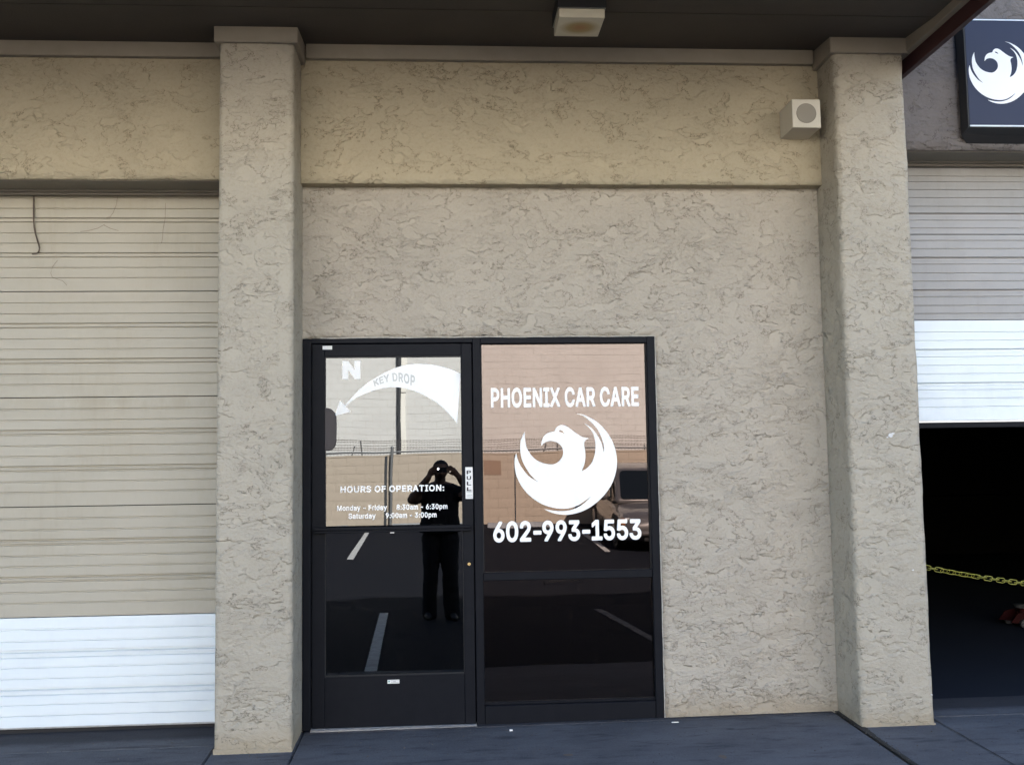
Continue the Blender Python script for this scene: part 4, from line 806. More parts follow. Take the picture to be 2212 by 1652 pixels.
bar_('pane', 0.9595, 1.9245, 0.8345, 2.1335, 0.0305, 0.0365, W, m_gwin, 0)
bar_('pane', 0.9595, 1.9245, 0.1165, 0.7875, 0.0305, 0.0365, W, m_gwin, 0)
bm = bmesh.new()
def wavy(a, b, n, r):
    pts = []
    for i in range(n+1):
        p = Vector(a).lerp(Vector(b), i/n)
        q = Vector((noise.noise(p*9), 0, noise.noise(p*9+Vector((5, 5, 5)))))
        pts.append(p + q*0.0028)
    tube(bm, pts, r, 5)
wavy((0.05, -0.007, 2.1715), (1.97, -0.007, 2.1715), 60, 0.0028)
wavy((1.9735, -0.007, 2.17), (1.9735, -0.007, 0.0), 60, 0.0026)
obj('caulk_line', bm, m_caulk, W)

# ------------------------------------------------------------------ lettering
import json
GL = json.loads(GLYPHS)
CAP = 516/1000*1.0
def text_loops(s, x0, x1, zb, cap, track=0.0, off=0.0):
    capu = 563.0
    loops = []; pen = 0
    for ch in s:
        if ch == ' ': pen += 200 + track; continue
        adv, ls = GL[ch]
        if ch == '-' and track < 0: pen -= 45; adv -= 90
        if ch == '1' and track < 0: adv -= 20
        for l in ls: loops.append([(pen+px, py+27) for px, py in l])
        pen += adv + track
    mn = min(p[0] for l in loops for p in l); mxx = max(p[0] for l in loops for p in l)
    sx = (x1-x0)/(mxx-mn); sz = cap/capu
    ls = [[(x0+(px-mn)*sx, zb+pz*sz) for px, pz in l] for l in loops]
    if not off: return ls
    big = max(ls, key=lambda l: abs(area(l)))      # outer loops share one winding, holes the other
    sg_ = -1 if area(big) > 0 else 1
    return [grow(l, sg_*off) for l in ls]
def text(name, s, x0, x1, zb, cap, y, m, par, off=0.0, track=0.0, fn=None):
    ls = text_loops(s, x0+off, x1-off, zb+off, cap-2*off, track, off)
    if fn: ls = [[fn(*p) for p in l] for l in ls]
    return flat_shape(name, ls, y, m, par)
YG = 0.0215       # just proud of the door pane
YW = 0.0295
def rise(x, z): return (x, z + 0.003*(x-0.45))
text('lettering', 'HOURS OF OPERATION:', 0.159, 0.744, 1.296, 0.036, YG, m_vinyl, D, 0, 18)
text('lettering', 'Monday - Friday', 0.140, 0.419, 1.1945, 0.030, YG, m_vinyl, D, 0, 12)
text('lettering', '8:30am - 6:30pm', 0.474, 0.761, 1.1945, 0.030, YG, m_vinyl, D, 0, 12)
text('lettering', 'Saturday', 0.204, 0.356, 1.1485, 0.030, YG, m_vinyl, D, 0, 12)
text('lettering', '9:00am - 3:00pm', 0.413, 0.699, 1.1485, 0.030, YG, m_vinyl, D, 0, 12)
text('lettering', 'PHOENIX CAR CARE', 1.0175, 1.8775, 1.767, 0.113, YW, m_vinyl, W, 0, -2)
text('lettering', '602-993-1553', 1.0195, 1.872, 1.0005, 0.117, YW, m_vinyl, W, 0, -38)
flat_shape('letter', [[(0.171, 1.939), (0.171, 2.043), (0.205, 2.043), (0.2395, 1.9925), (0.2395, 2.043), (0.273, 2.043), (0.273, 1.939),
                       (0.2405, 1.939), (0.2045, 1.992), (0.2045, 1.939)]], YG, m_vinyl, D)
up_ = [(0.187, 1.787), (0.228, 1.838), (0.268, 1.880), (0.314, 1.917), (0.363, 1.948), (0.413, 1.976), (0.465, 1.998), (0.503, 2.0105), (0.540, 2.018),
       (0.580, 2.0225), (0.621, 2.023), (0.68, 2.0175), (0.737, 2.006), (0.795, 1.988), (0.845, 1.965)]
dn_ = [(0.821, 1.680), (0.785, 1.724), (0.748, 1.764), (0.703, 1.802), (0.654, 1.833), (0.610, 1.855), (0.566, 1.872), (0.525, 1.884), (0.484, 1.8895),
       (0.443, 1.890), (0.403, 1.886), (0.362, 1.877), (0.322, 1.864), (0.288, 1.850), (0.254, 1.834), (0.222, 1.813), (0.189, 1.788)]
def warp(x, z):
    t = (x-0.349)/(0.583-0.349)
    base = 1.894 + 0.032*math.sin(math.pi*min(1, t*1.0)) - 0.004*t
    k = 0.033 + 0.030*t
    ang = (0.42 - 0.55*t)
    u = (z-0)*k
    return (x - u*ang*0.6, base + u)
kd = text_loops('KEY DROP', 0.353, 0.580, 0.0, 1.0, 25)
kd = [[warp(*p) for p in l] for l in kd]
flat_shape('arrow', [[(0.127, 1.730), (0.157, 1.818), (0.1842, 1.7885)] + up_[1:] + dn_[:-1] + [(0.1895, 1.7828), (0.217, 1.753)]], YG, m_vinyl, D)
m_kd = mat('reflection_grey', (0.50, 0.51, 0.50), 0.4)  # opaque grey painted in for the glass reflection seen through the letters
flat_shape('lettering', kd, YG-0.0009, m_kd, D, thick=0.0004)

LOGO = [(650,255),(648,300),(652,360),(665,440),(690,500),(730,560),(780,610),(850,650),(930,672),(1000,678),(1060,655),(1105,612),(1132,560),(1135,505),
(1120,455),(1085,415),(1040,388),(980,377),(930,385),(890,405),(858,442),(862,400),(875,350),(905,305),(950,275),(1000,262),(1030,255),(1045,225),(1070,195),
(1108,178),(1150,178),(1190,195),(1240,232),(1300,278),(1360,318),(1410,340),(1475,352),(1440,365),(1418,385),(1406,420),(1412,470),(1420,540),(1418,610),(1402,690),
(1368,767),(1420,745),(1470,702),(1510,645),(1538,570),(1553,480),(1551,390),(1532,305),(1495,240),(1450,192),(1415,160),(1470,190),(1520,235),(1570,300),
(1610,370),(1638,440),(1658,542),(1662,470),(1650,400),(1625,320),(1585,238),(1525,165),(1450,95),(1390,55),(1313,30),(1400,45),(1480,82),(1560,128),
(1640,198),(1710,285),(1765,380),(1800,475),(1819,565),(1825,660),(1814,760),(1788,855),(1745,950),(1690,1032),(1620,1110),(1540,1180),(1450,1240),(1340,1288),
(1230,1314),(1140,1318),(1040,1306),(950,1278),(880,1240),(960,1258),(1060,1271),(1160,1270),(1260,1248),(1350,1206),(1420,1152),(1484,1088),(1440,1120),(1380,1163),
(1300,1208),(1210,1235),(1120,1242),(1020,1232),(920,1205),(830,1165),(740,1105),(660,1030),(600,950),(555,865),(528,790),(515,700),(515,610),(537,528),
(555,610),(585,680),(630,750),(690,820),(750,865),(814,901),(740,835),(690,770),(640,685),(605,600),(590,500),(592,400),(612,330)]
EYE = [(1083,248),(1098,241),(1120,245),(1143,260),(1160,291),(1125,276),(1098,265)]
def smoothl(pts, cut=None):
    """Catmull-Rom between the traced points except at sharp tips"""
    out = []; n = len(pts)
    P = [Vector((p[0], p[1], 0)) for p in pts]
    def sharp(i):
        a = (P[i]-P[i-1]); b = (P[(i+1) % n]-P[i])
        return a.angle(b) > 0.9
    for i in range(n):
        p1, p2 = P[i], P[(i+1) % n]
        p0 = P[i-1] if not sharp(i) else p1
        p3 = P[(i+2) % n] if not sharp((i+1) % n) else p2
        for k in range(3):
            t = k/3
            q = 0.5*((2*p1) + (p2-p0)*t + (2*p0-5*p1+4*p2-p3)*t*t + (3*p1-p0-3*p2+p3)*t**3)
            out.append((q.x, q.y))
    return out
LG = smoothl(LOGO); EY = smoothl(EYE)
def lmap(pts, x0, x1, z0, z1):
    return [(x0+(px-515)/(1825-515)*(x1-x0), z1-(py-30)/(1318-30)*(z1-z0)) for px, py in pts]
flat_shape('bird_logo', [lmap(LG, 1.1485, 1.7405, 1.1495, 1.7285), lmap(EY, 1.1485, 1.7405, 1.1495, 1.7285)], YW, m_vinyl, W)

# stickers on the frame
bm = bmesh.new(); box(bm, 0.8645, 0.9065, 0.0022, 0.0035, 1.250, 1.429); stk = obj('pull_sticker', bm, m_white, D)
for i, ch in enumerate('PULL'):
    zt = 1.411 - i*0.0315
    text('lettering', ch, 0.872, 0.897, zt-0.022, 0.021, 0.0015, m_ink, stk)
bm = bmesh.new()
tube(bm, [(0.869+0.0018*i, 0.0018, 1.268+0.0035*math.sin(i*1.9)+0.0001*i) for i in range(19)], 0.0005, 4)
obj('scribble', bm, m_ink, stk)
boxes('fine_print', [(0.869, 0.901, 0.0014, 0.0019, z, z+0.0022) for z in (1.286, 1.293, 1.300, 1.258)], m_ink2, stk)
bm = bmesh.new(); box(bm, 0.061, 0.115, 0.002, 0.0035, 2.107, 2.128); obj('small_sticker', bm, m_white, D)
bm = bmesh.new(); box(bm, 0.4185, 0.4845, 0.0035, 0.0055, 0.2365, 0.2570)
ls = obj('maker_label', bm, m_white, D)
boxes('fine_print', [(0.437, 0.481, 0.0028, 0.0033, z, z+0.0022) for z in (0.2505, 0.2405)] + [(0.450, 0.465, 0.0028, 0.0033, 0.2455, 0.248)], m_ink2, ls)
bm = bmesh.new(); prism(bm, disc(0.4275, 0.2485, 0.0048, 10), 0.0028, 0.0033); obj('emblem', bm, m_ink3, ls)

# ------------------------------------------------------------------ wall speaker, soffit lamp, lightbox
m_spk = mat('cream_metal', (0.56, 0.52, 0.44), 0.6)
m_spk2 = mat('grille_cloth', (0.27, 0.245, 0.205), 0.9, bump=(500, 0.001, 2))
sp = thing('wall_speaker', 'cream square wall speaker box with a round grille, left of the pillar', 'speaker', (2.84, -0.08, 3.4))
boxes('cabinet', [(2.738, 2.904, -0.295, -0.08, 3.321, 3.486)], m_spk, sp, bev=0.003)
bm = bmesh.new(); prism(bm, disc(2.820, 3.404, 0.0555, 32), -0.2975, -0.29); obj('grille', bm, m_spk2, sp)
bm = bmesh.new()
ring = disc(2.820, 3.404, 0.0565, 32); tube(bm, [(x, -0.2965, z) for x, z in ring+ring[:1]], 0.0014, 5, cap=False)
obj('grille_rim', bm, m_head, sp)

lp = thing('soffit_lamp', 'unlit square ceiling lamp with a yellowed diffuser hanging under the soffit', 'lamp', (1.46, -0.77, 3.85))
m_lens = bpy.data.materials.new('prismatic_diffuser'); m_lens.use_nodes = True
nt = m_lens.node_tree; b = nt.nodes['Principled BSDF']; b.inputs['Roughness'].default_value = 0.35
b.inputs['Base Color'].default_value = (0.5, 0.46, 0.36, 1)
tc = nt.nodes.new('ShaderNodeTexCoord'); mp = nt.nodes.new('ShaderNodeMapping')
mp.inputs['Location'].default_value = (-1.465*9, 0.765*11, -3.66*4); mp.inputs['Scale'].default_value = (9, 11, 4)
nt.links.new(tc.outputs['Object'], mp.inputs[0])
gr = nt.nodes.new('ShaderNodeTexGradient'); gr.gradient_type = 'SPHERICAL'; nt.links.new(mp.outputs[0], gr.inputs[0])
cr = nt.nodes.new('ShaderNodeValToRGB'); nt.links.new(gr.outputs['Fac'], cr.inputs[0])
cr.color_ramp.elements[0].color = (0.62, 0.58, 0.46, 1); cr.color_ramp.elements[1].color = (0.36, 0.13, 0.03, 1)
e = cr.color_ramp.elements.new(0.45); e.color = (0.36, 0.26, 0.10, 1)
nt.links.new(cr.outputs[0], b.inputs['Base Color'])
b.inputs['Transmission Weight'].default_value = 0.0
nn = nd(nt, 'ShaderNodeTexNoise', Scale=140.0, Detail=2.0); nt.links.new(tc.outputs['Object'], nn.inputs['Vector'])
bp = nd(nt, 'ShaderNodeBump', Distance=0.002); nt.links.new(nn.outputs['Fac'], bp.inputs['Height']); nt.links.new(bp.outputs[0], b.inputs['Normal'])
boxes('housing', [(1.335, 1.585, -0.895, -0.645, 3.733, 3.83)], m_black2, lp, bev=0.003)
df = boxes('diffuser', [(1.343, 1.577, -0.887, -0.652, 3.682, 3.730)], m_lens, lp, bev=0.005, seg=2)
boxes('rim', [(1.338, 1.582, -0.892, -0.648, 3.7305, 3.7328)], m_steel, lp)

sg = thing('lightbox_sign', 'dark blue lightbox sign with a white bird logo on the high grey wall', 'sign', (4.6, -0.1, 3.7))
m_blue = mat('blue_acrylic', (0.023, 0.030, 0.062), 0.4, spec=0.25, mottle=(3, 0.3, (0.020, 0.026, 0.054)))
m_cab = mat('dark_cabinet', (0.014, 0.014, 0.015), 0.5)
bm = bmesh.new()
F = [(3.838, 3.372), (5.60, 3.372), (5.60, 4.032), (3.838, 4.032)]
fv = [bm.verts.new((x, -0.170, z)) for x, z in F]
mv = [bm.verts.new((x, y, z)) for x, z, y in ((3.820, 3.345, -0.115), (5.62, 3.345, -0.115), (5.62, 4.06, -0.115), (3.820, 4.06, -0.115))]
bv = [bm.verts.new((x, -0.079, z)) for x, z in ((3.87, 3.300), (5.58, 3.300), (5.62, 4.06), (3.82, 4.06))]
bm.faces.new(fv)
for a, b2 in ((fv, mv), (mv, bv)):
    for i in range(4): bm.faces.new((a[i], a[(i+1) % 4], b2[(i+1) % 4], b2[i]))
bm.faces.new(bv[::-1])
obj('cabinet', bm, m_cab, sg)
bm = bmesh.new(); box(bm, 3.846, 5.59, -0.1735, -0.1705, 3.385, 4.020); obj('face', bm, m_blue, sg)
m_highlight = mat('white_highlight', (0.75, 0.80, 0.85), 0.3)  # bright highlights on the sign's top and bottom edges, painted as white strips
boxes('edge_highlight', [(3.846, 5.59, -0.176, -0.172, 3.376, 3.3845), (3.846, 5.59, -0.176, -0.172, 4.0205, 4.028)], m_highlight, sg)
lx0, lx1, lz0, lz1 = 3.856, 4.235, 3.514, 3.892
flat_shape('bird_logo', [lmap(LG, lx0, lx1, lz0, lz1), lmap(EY, lx0, lx1, lz0, lz1)], -0.1745, m_vinyl, sg)

# ------------------------------------------------------------------ yellow chain
m_yel = mat('yellow_plastic', (0.25, 0.24, 0.035), 0.5)
ch = thing('barrier_chain', 'yellow plastic chain sagging across the open workshop doorway', 'chain', (3.42, 0.0, 0.82))
def chz(x): return 0.84 - 0.21*(1-((x-5.15)/1.75)**2)
bm = bmesh.new()
seg_ = []
for i in range(14):
    t = 2*math.pi*i/14
    x = 0.0155*(1 if math.cos(t) > 0 else -1)*(1 if abs(math.cos(t)) > 0.05 else 0) + 0.011*math.cos(t); z = 0.0135*math.sin(t)
    seg_.append((x, 0, z))
tube(bm, seg_+[seg_[0]], 0.0025, 6, cap=False)
me = bpy.data.meshes.new('link'); bm.to_mesh(me); bm.free(); me.materials.append(m_yel)
x = 3.40; i = 0
while x < 6.9:
    sl = (chz(x+0.001)-chz(x))/0.001
    L_ = bpy.data.objects.new('link', me); C.objects.link(L_); L_.parent = ch
    L_.location = Vector((x, 0.02, chz(x))) - ch.location
    rx = (0.15 if i % 2 == 0 else math.pi/2-0.25) + (0.0 if not 6 < i < 13 else 0.45*(1 if i % 2 == 0 else -1)) + random.uniform(-.12, .12)
    L_.matrix_local = Matrix.Translation(L_.location) @ Matrix.Rotation(-math.atan(sl), 4, 'Y') @ Matrix.Rotation(rx, 4, 'X')
    x += 0.0375*math.cos(math.atan(sl)); i += 1
bm = bmesh.new(); box(bm, 3.385, 3.392, 0.005, 0.035, 0.82, 0.86); tube(bm, [(3.39, 0.02, 0.84), (3.405, 0.02, 0.832)], 0.003, 6)
obj('hook', bm, m_steel, ch)

# ------------------------------------------------------------------ across the lot: block wall
bw = thing('block_wall', 'tan concrete block wall at the far side of the lot, mirrored in the door', 'wall', (2, -17.6, 0.1))
Z0 = 0.17
def blockmesh():
    bm = bmesh.new(); box(bm, -0.1975, 0.1975, -0.1, 0.0, -0.0988, 0.0988)
    bmesh.ops.bevel(bm, geom=bm.edges[:], offset=0.0018, affect='EDGES')
    bmesh.ops.recalc_face_normals(bm, faces=bm.faces[:])
    me = bpy.data.meshes.new('block'); bm.to_mesh(me); bm.free(); me.materials.append(m_cmu); return me
bme = blockmesh()
bme2 = bme.copy(); bme2.materials.clear(); bme2.materials.append(m_cmu2)
def is_joint(x): return abs(x-(-0.48)) < 0.05 or abs(x-2.36) < 0.03
for r_ in range(8):
    for k in range(36):
        x = -5.0 + 0.4*k + (0.2 if r_ % 2 else 0.0)
        z = Z0 + 0.1 + 0.2*r_
        patch = False
        o = bpy.data.objects.new('block', bme2 if patch else bme); C.objects.link(o); o.parent = bw
        o.location = Vector((x, -17.5+random.uniform(-0.004, 0.003), z)) - bw.location
boxes('mortar', [(-5.2, 9.4, -17.60, -17.508, 0.05, 1.765)], m_mortar, bw)
bm = bmesh.new()
for r_ in range(8):
    for x0, n in ((-17.2, 29), (9.4, 28)):
        for k in range(n):
            x = x0 + 0.4*k + (0.2 if r_ % 2 else 0)
            box(bm, x+0.004, x+0.396, -17.6, -17.5, Z0+0.2*r_+0.004, Z0+0.2*r_+0.196)
o = obj('far_blocks', bm, m_cmu, bw); o['kind'] = 'stuff'
boxes('paint_patch', [(1.70, 2.06, -17.4965, -17.493, 1.26, 1.62)], m_cmu2, bw)
boxes('control_joint', [(-0.515, -0.450, -17.515, -17.490, 0.10, 1.775), (2.352, 2.378, -17.515, -17.492, 0.10, 1.775)], m_pipe, bw)
boxes('cap_course', [(-17.2, 20.6, -17.62, -17.49, 1.766, 1.80)], m_cmu, bw)

pl = thing('fence_post', 'grey steel pole with a rounded cap standing before the block wall, mirrored in the door', 'pole', (-0.35, -17.4, 0.18))
bm = bmesh.new(); tube(bm, [(-0.352, -17.42, 0.15), (-0.352, -17.42, 1.95)], 0.034, 12); obj('pole', bm, m_galv, pl)
bm = bmesh.new(); bmesh.ops.create_uvsphere(bm, u_segments=12, v_segments=8, radius=0.04, matrix=Matrix.Translation((-0.352, -17.42, 1.955))); obj('cap', bm, m_galv, pl)

fn = thing('chain_link_fence', 'rusty barbed wire and chain-link fence showing above the block wall', 'fence', (2, -17.85, 0.1))
bm = bmesh.new(); tube(bm, [(-12, -17.85, 1.865), (16, -17.85, 1.865)], 0.020, 8); obj('top_rail', bm, m_galv, fn)
bm = bmesh.new()
def wire(bm, a, b, r):
    a, b = Vector(a), Vector(b); d = (b-a).normalized(); u = d.orthogonal().normalized(); v = d.cross(u)
    p = [bm.verts.new(c + (u*math.cos(t)+v*math.sin(t))*r) for c in (a, b) for t in (0, 2.094, 4.189)]
    for i in range(3): bm.faces.new((p[i], p[(i+1) % 3], p[3+(i+1) % 3], p[3+i]))
z0_, z1_ = 1.50, 1.86
x = -6.0
while x < 10:
    wire(bm, (x, -17.853, z0_), (x+(z1_-z0_), -17.853, z1_), 0.0022); wire(bm, (x+(z1_-z0_), -17.847, z0_), (x, -17.847, z1_), 0.0022)
    x += 0.075
o = obj('wire_mesh', bm, m_galv, fn); o['kind'] = 'stuff'
for zz, am, sd in ((1.925, 0.02, 1), (1.97, 0.03, 2), (2.03, 0.035, 3), (2.09, 0.03, 4), (2.14, 0.05, 5)):
    bm = bmesh.new(); pts = []
    for i in range(140):
        x = -7 + 18*i/139
        pts.append((x, -17.85+0.1*(zz-1.86), zz + am*noise.noise(Vector((x*0.5, sd*7, 0))) + 0.008*noise.noise(Vector((x*5, sd, 0)))))
    tube(bm, pts, 0.0045, 4, cap=False)
    for i in range(0, 139):
        for f in (0.2, 0.7):
            p = Vector(pts[i]).lerp(Vector(pts[i+1]), f)
            wire(bm, p+Vector((-0.01, 0, -0.022)), p+Vector((0.01, 0, 0.022)), 0.0025)
    obj('barbed_wire', bm, m_rust, fn)
for xa, za, xb, zb in ((-1.32, 1.80, -1.25, 2.0), (-1.09, 1.80, -1.11, 2.13), (3.12, 1.78, 3.18, 2.0), (3.44, 1.78, 3.42, 2.02), (5.40, 1.7, 5.40, 1.93), (5.46, 1.7, 5.46, 1.95), (7.6, 1.7, 7.64, 2.1), (-4.0, 1.7, -3.95, 2.1)):
    bm = bmesh.new(); tube(bm, [(xa, -17.87, za-0.1), (xa, -17.87, za), (xb, -17.84, zb)], 0.017, 6); obj('post', bm, m_galv, fn)

# concrete wheel stops at the foot of the block wall
m_ws = mat('pale_concrete', (0.30, 0.32, 0.34), 0.85, mottle=(5, 0.8, (0.2, 0.21, 0.23)))
for k, (x0, x1, lb) in enumerate(((1.72, 3.2, 'pale concrete wheel stop beside the silver car, by the block wall'),
                     (-2.75, -1.30, 'pale concrete wheel stop left of the grey pole, by the block wall'),
                     (-0.30, 1.2, 'pale concrete wheel stop right of the grey pole, by the block wall'))):
    bm = bmesh.new()
    g_ = lot_z(-16.9)
    a = [bm.verts.new((x0+dx, -16.9+dy, g_+dz)) for dx, dy, dz in ((0, -.08, -.02), (0, .08, -.02), (.02, .055, .11), (.02, -.055, .11))]
    b2 = [bm.verts.new((x1-dx, -16.9+dy, g_+dz)) for dx, dy, dz in ((0, -.08, -.02), (0, .08, -.02), (.02, .055, .11), (.02, -.055, .11))]
    bm.faces.new(a); bm.faces.new(b2[::-1])
    for i in range(4): bm.faces.new((a[i], a[(i+1) % 4], b2[(i+1) % 4], b2[i]))
    tag(obj('wheel_stop', bm, m_ws), lb, 'wheel stop', 'concrete wheel stops along the block wall')

# ------------------------------------------------------------------ pale building beyond
bb = thing('warehouse', 'tall pale block warehouse wall beyond the fence, mirrored in the glass', 'building', (0, -24, 0))
bm = bmesh.new()
for r_ in range(43):
    for k in range(66):
        x = -11.0 + 0.4*k + (0.2 if r_ % 2 else 0)
        if x < -0.62 and x+0.4 > -0.62: pass
        z = 0.2*r_+0.3
        y = -24.0 + random.uniform(-0.004, 0.004)
        p = [bm.verts.new(c) for c in ((x+.004, y, z+.004), (x+.396, y, z+.004), (x+.396, y, z+.196), (x+.004, y, z+.196))]
        q = [bm.verts.new((v.co.x, -24.012, v.co.z)) for v in p]
        bm.faces.new(p)
        for i in range(4): bm.faces.new((p[i], p[(i+1) % 4], q[(i+1) % 4], q[i]))
o = obj('blocks', bm, m_pale, bb); o['kind'] = 'stuff'
boxes('wall_core', [(-22, 26, -36, -24.006, 0.0, 8.9)], m_pale2, bb)
boxes('coping', [(-22.1, 26.1, -36.1, -23.95, 8.9, 9.1)], m_cream, bb)
boxes('pilaster', [(-0.405, -0.27, -24.0, -23.93, 0, 8.9)], m_cream, bb)
bm = bmesh.new(); tube(bm, [(-0.455, -23.9, 0.2), (-0.46, -23.9, 3.0), (-0.445, -23.9, 8.8)], 0.048, 10); dp = obj('downpipe', bm, m_pipe, bb)
boxes('pipe_clip', [(-0.455, -0.27, -23.95, -23.93, 3.66, 3.685)], m_pipe, dp)

# ------------------------------------------------------------------ silver car, nose towards the shop
m_car = mat('silver_beige_paint', (0.13, 0.12, 0.118), 0.32, metal=0.35, coat=0.7)
m_cglass = mat('car_glass', (0.006, 0.008, 0.009), 0.08, spec=0.8)
m_tyre = mat('tyre_rubber', (0.012, 0.012, 0.013), 0.85)
m_rim = mat('alloy_rim', (0.4, 0.4, 0.41), 0.3, metal=0.9)
m_lamp = mat('headlamp_glass', (0.6, 0.62, 0.62), 0.12, spec=0.8)
m_amber = mat('amber_lens', (0.6, 0.22, 0.03), 0.3)
CX, CY = 4.83, -14.80
slope = math.atan((0.2+0.36)/8.0)
car = thing('parked_car', 'silver-beige car parked nose out by the block wall, mirrored at the window edge', 'car', (CX, CY, lot_z(CY)))
car.rotation_euler = (-slope, 0, 0)
def cobj(name, bm, m, par=car, sm=False, label=None):
    bmesh.ops.recalc_face_normals(bm, faces=bm.faces[:])
    me = bpy.data.meshes.new(name); bm.to_mesh(me); bm.free()
    if sm:
        for p in me.polygons: p.use_smooth = True
    me.materials.append(m)
    o = bpy.data.objects.new(name, me); C.objects.link(o); o.parent = par
    if label: o['label'] = label
    return o
bm = bmesh.new()
st = [(2.18, .66, .34, .56), (2.12, .78, .27, .66), (1.98, .85, .22, .73), (1.6, .885, .2, .80), (1.15, .90, .2, .87), (0.6, .90, .2, .90),
      (-0.6, .90, .2, .92), (-1.5, .89, .2, .93), (-2.0, .86, .25, .92), (-2.15, .78, .32, .82)]
rings = []
for y, hw, zb, zt in st:
    pr = [(-1, 0.06), (-0.96, 0.0), (-0.6, -0.02), (0.6, -0.02), (0.96, 0.0), (1, 0.06), (1.0, 0.55), (0.965, 0.82), (0.86, 0.95), (0.5, 1.0), (0, 1.012), (-0.5, 1.0), (-0.86, 0.95), (-0.965, 0.82), (-1.0, 0.55)]
    rings.append([bm.verts.new((hw*a, y, zb+(zt-zb)*b)) for a, b in pr])
for r0, r1 in zip(rings, rings[1:]):
    for i in range(15): bm.faces.new((r0[i], r0[(i+1) % 15], r1[(i+1) % 15], r1[i]))
bm.faces.new(rings[0]); bm.faces.new(rings[-1][::-1])
# greenhouse
cab = [(1.10, .78, .86, .86), (0.98, .77, .86, .96), (0.36, .70, .88, 1.37), (0.2, .685, .88, 1.42), (-0.5, .68, .88, 1.46), (-1.3, .67, .88, 1.43), (-1.6, .66, .88, 1.36), (-2.0, .72, .88, .96)]
cr_ = []
for y, hw, zb, zt in cab:
    pr = [(-1.10, 0), (1.10, 0), (1.0, 0.90), (0.93, 0.975), (0.6, 1.0), (-0.6, 1.0), (-0.93, 0.975), (-1.0, 0.90)]
    w = hw
    cr_.append([bm.verts.new((w*a, y, zb+(zt-zb)*b)) for a, b in pr])
for r0, r1 in zip(cr_, cr_[1:]):
    for i in range(8): bm.faces.new((r0[i], r0[(i+1) % 8], r1[(i+1) % 8], r1[i]))
bm.faces.new(cr_[0]); bm.faces.new(cr_[-1][::-1])
cobj('body', bm, m_car, sm=True)
def quad_glass(name, pts, rad=0.06, par=car, m=None):
    """rounded quadrilateral from 4 corners"""
    P = [Vector(p) for p in pts]; out = []
    for i in range(4):
        a, b, c = P[i-1], P[i], P[(i+1) % 4]
        u = (a-b).normalized()*rad; w = (c-b).normalized()*rad
        for t in (0, 0.33, 0.66, 1):
            out.append(b + u*(1-t)**2 + w*t**2)
    n = (P[1]-P[0]).cross(P[2]-P[0]).normalized()
    bm = bmesh.new()
    f = [bm.verts.new(p+n*0.006) for p in out]; k = [bm.verts.new(p-n*0.02) for p in out]
    bm.faces.new(f); bm.faces.new(k[::-1])
    for i in range(len(f)): bm.faces.new((f[i], k[i], k[(i+1) % len(f)], f[(i+1) % len(f)]))
    return cobj(name, bm, m or m_cglass, par)
quad_glass('windscreen', [(-.70, 1.03, .915), (.70, 1.03, .915), (.60, .40, 1.355), (-.60, .40, 1.355)], 0.09)
for s in (-1, 1):
    A = [(s*.862, .80, .93), (s*.862, -.45, .93), (s*.715, -.45, 1.37), (s*.715, .25, 1.35)]
    B = [(s*.862, -.52, .93), (s*.842, -1.55, .95), (s*.70, -1.35, 1.34), (s*.715, -.52, 1.37)]
    if s < 0: A, B = A[::-1], B[::-1]
    quad_glass('side_window', A, 0.05); quad_glass('side_window', B, 0.05)
    bm = bmesh.new(); bmesh.ops.create_uvsphere(bm, u_segments=14, v_segments=10, radius=1)
    for v in bm.verts: v.co = Vector((v.co.x*.105 + s*1.0, v.co.y*.055+.74, v.co.z*.075+.96))
    mi = cobj('mirror', bm, m_car, sm=True)
    bm = bmesh.new(); box(bm, min(s*.86, s*.95), max(s*.86, s*.95), .70, .75, .91, .95); cobj('mirror_arm', bm, m_tyre, mi)
    quad_glass('headlight', [(s*.42, 2.12, .52), (s*.80, 2.03, .54), (s*.80, 1.97, .69), (s*.42, 2.10, .655)][::s], 0.035, m=m_lamp)
    quad_glass('indicator', [(s*.80, 2.035, .55), (s*.86, 1.93, .56), (s*.855, 1.90, .67), (s*.80, 1.98, .68)][::s], 0.02, m=m_amber)
    for yy in (1.36, -1.32):
        M = Matrix.Translation((s*.80, yy, .315)) @ Matrix.Rotation(math.pi/2, 4, 'Y')
        bm = bmesh.new(); bmesh.ops.create_cone(bm, cap_ends=True, segments=28, radius1=.315, radius2=.315, depth=.20, matrix=M)
        bmesh.ops.bevel(bm, geom=[e for e in bm.edges if len(e.link_faces) == 2 and abs(e.calc_face_angle(0)) > 1], offset=.03, segments=2, affect='EDGES')
        wh = cobj('wheel', bm, m_tyre)
        bm = bmesh.new(); bmesh.ops.create_cone(bm, cap_ends=True, segments=24, radius1=.2, radius2=.2, depth=.012, matrix=Matrix.Translation((s*.905, yy, .315)) @ Matrix.Rotation(math.pi/2, 4, 'Y'))
        cobj('rim', bm, m_rim, wh)
    # dark wheel arches
    for yy in (1.36, -1.32):
        bm = bmesh.new(); bmesh.ops.create_cone(bm, cap_ends=True, segments=28, radius1=.37, radius2=.37, depth=.012, matrix=Matrix.Translation((s*.896, yy, .34)) @ Matrix.Rotation(math.pi/2, 4, 'Y'))
        cobj('wheel_arch', bm, m_tyre)
bm = bmesh.new(); box(bm, -.36, .36, 2.165, 2.19, .50, .62); bmesh.ops.bevel(bm, geom=bm.edges[:], offset=.02, affect='EDGES'); gr_ = cobj('grille', bm, m_tyre)
for z in (.525, .56, .595):
    bm = bmesh.new(); box(bm, -.34, .34, 2.185, 2.195, z-.004, z+.004); cobj('grille_bar', bm, m_rim, gr_)
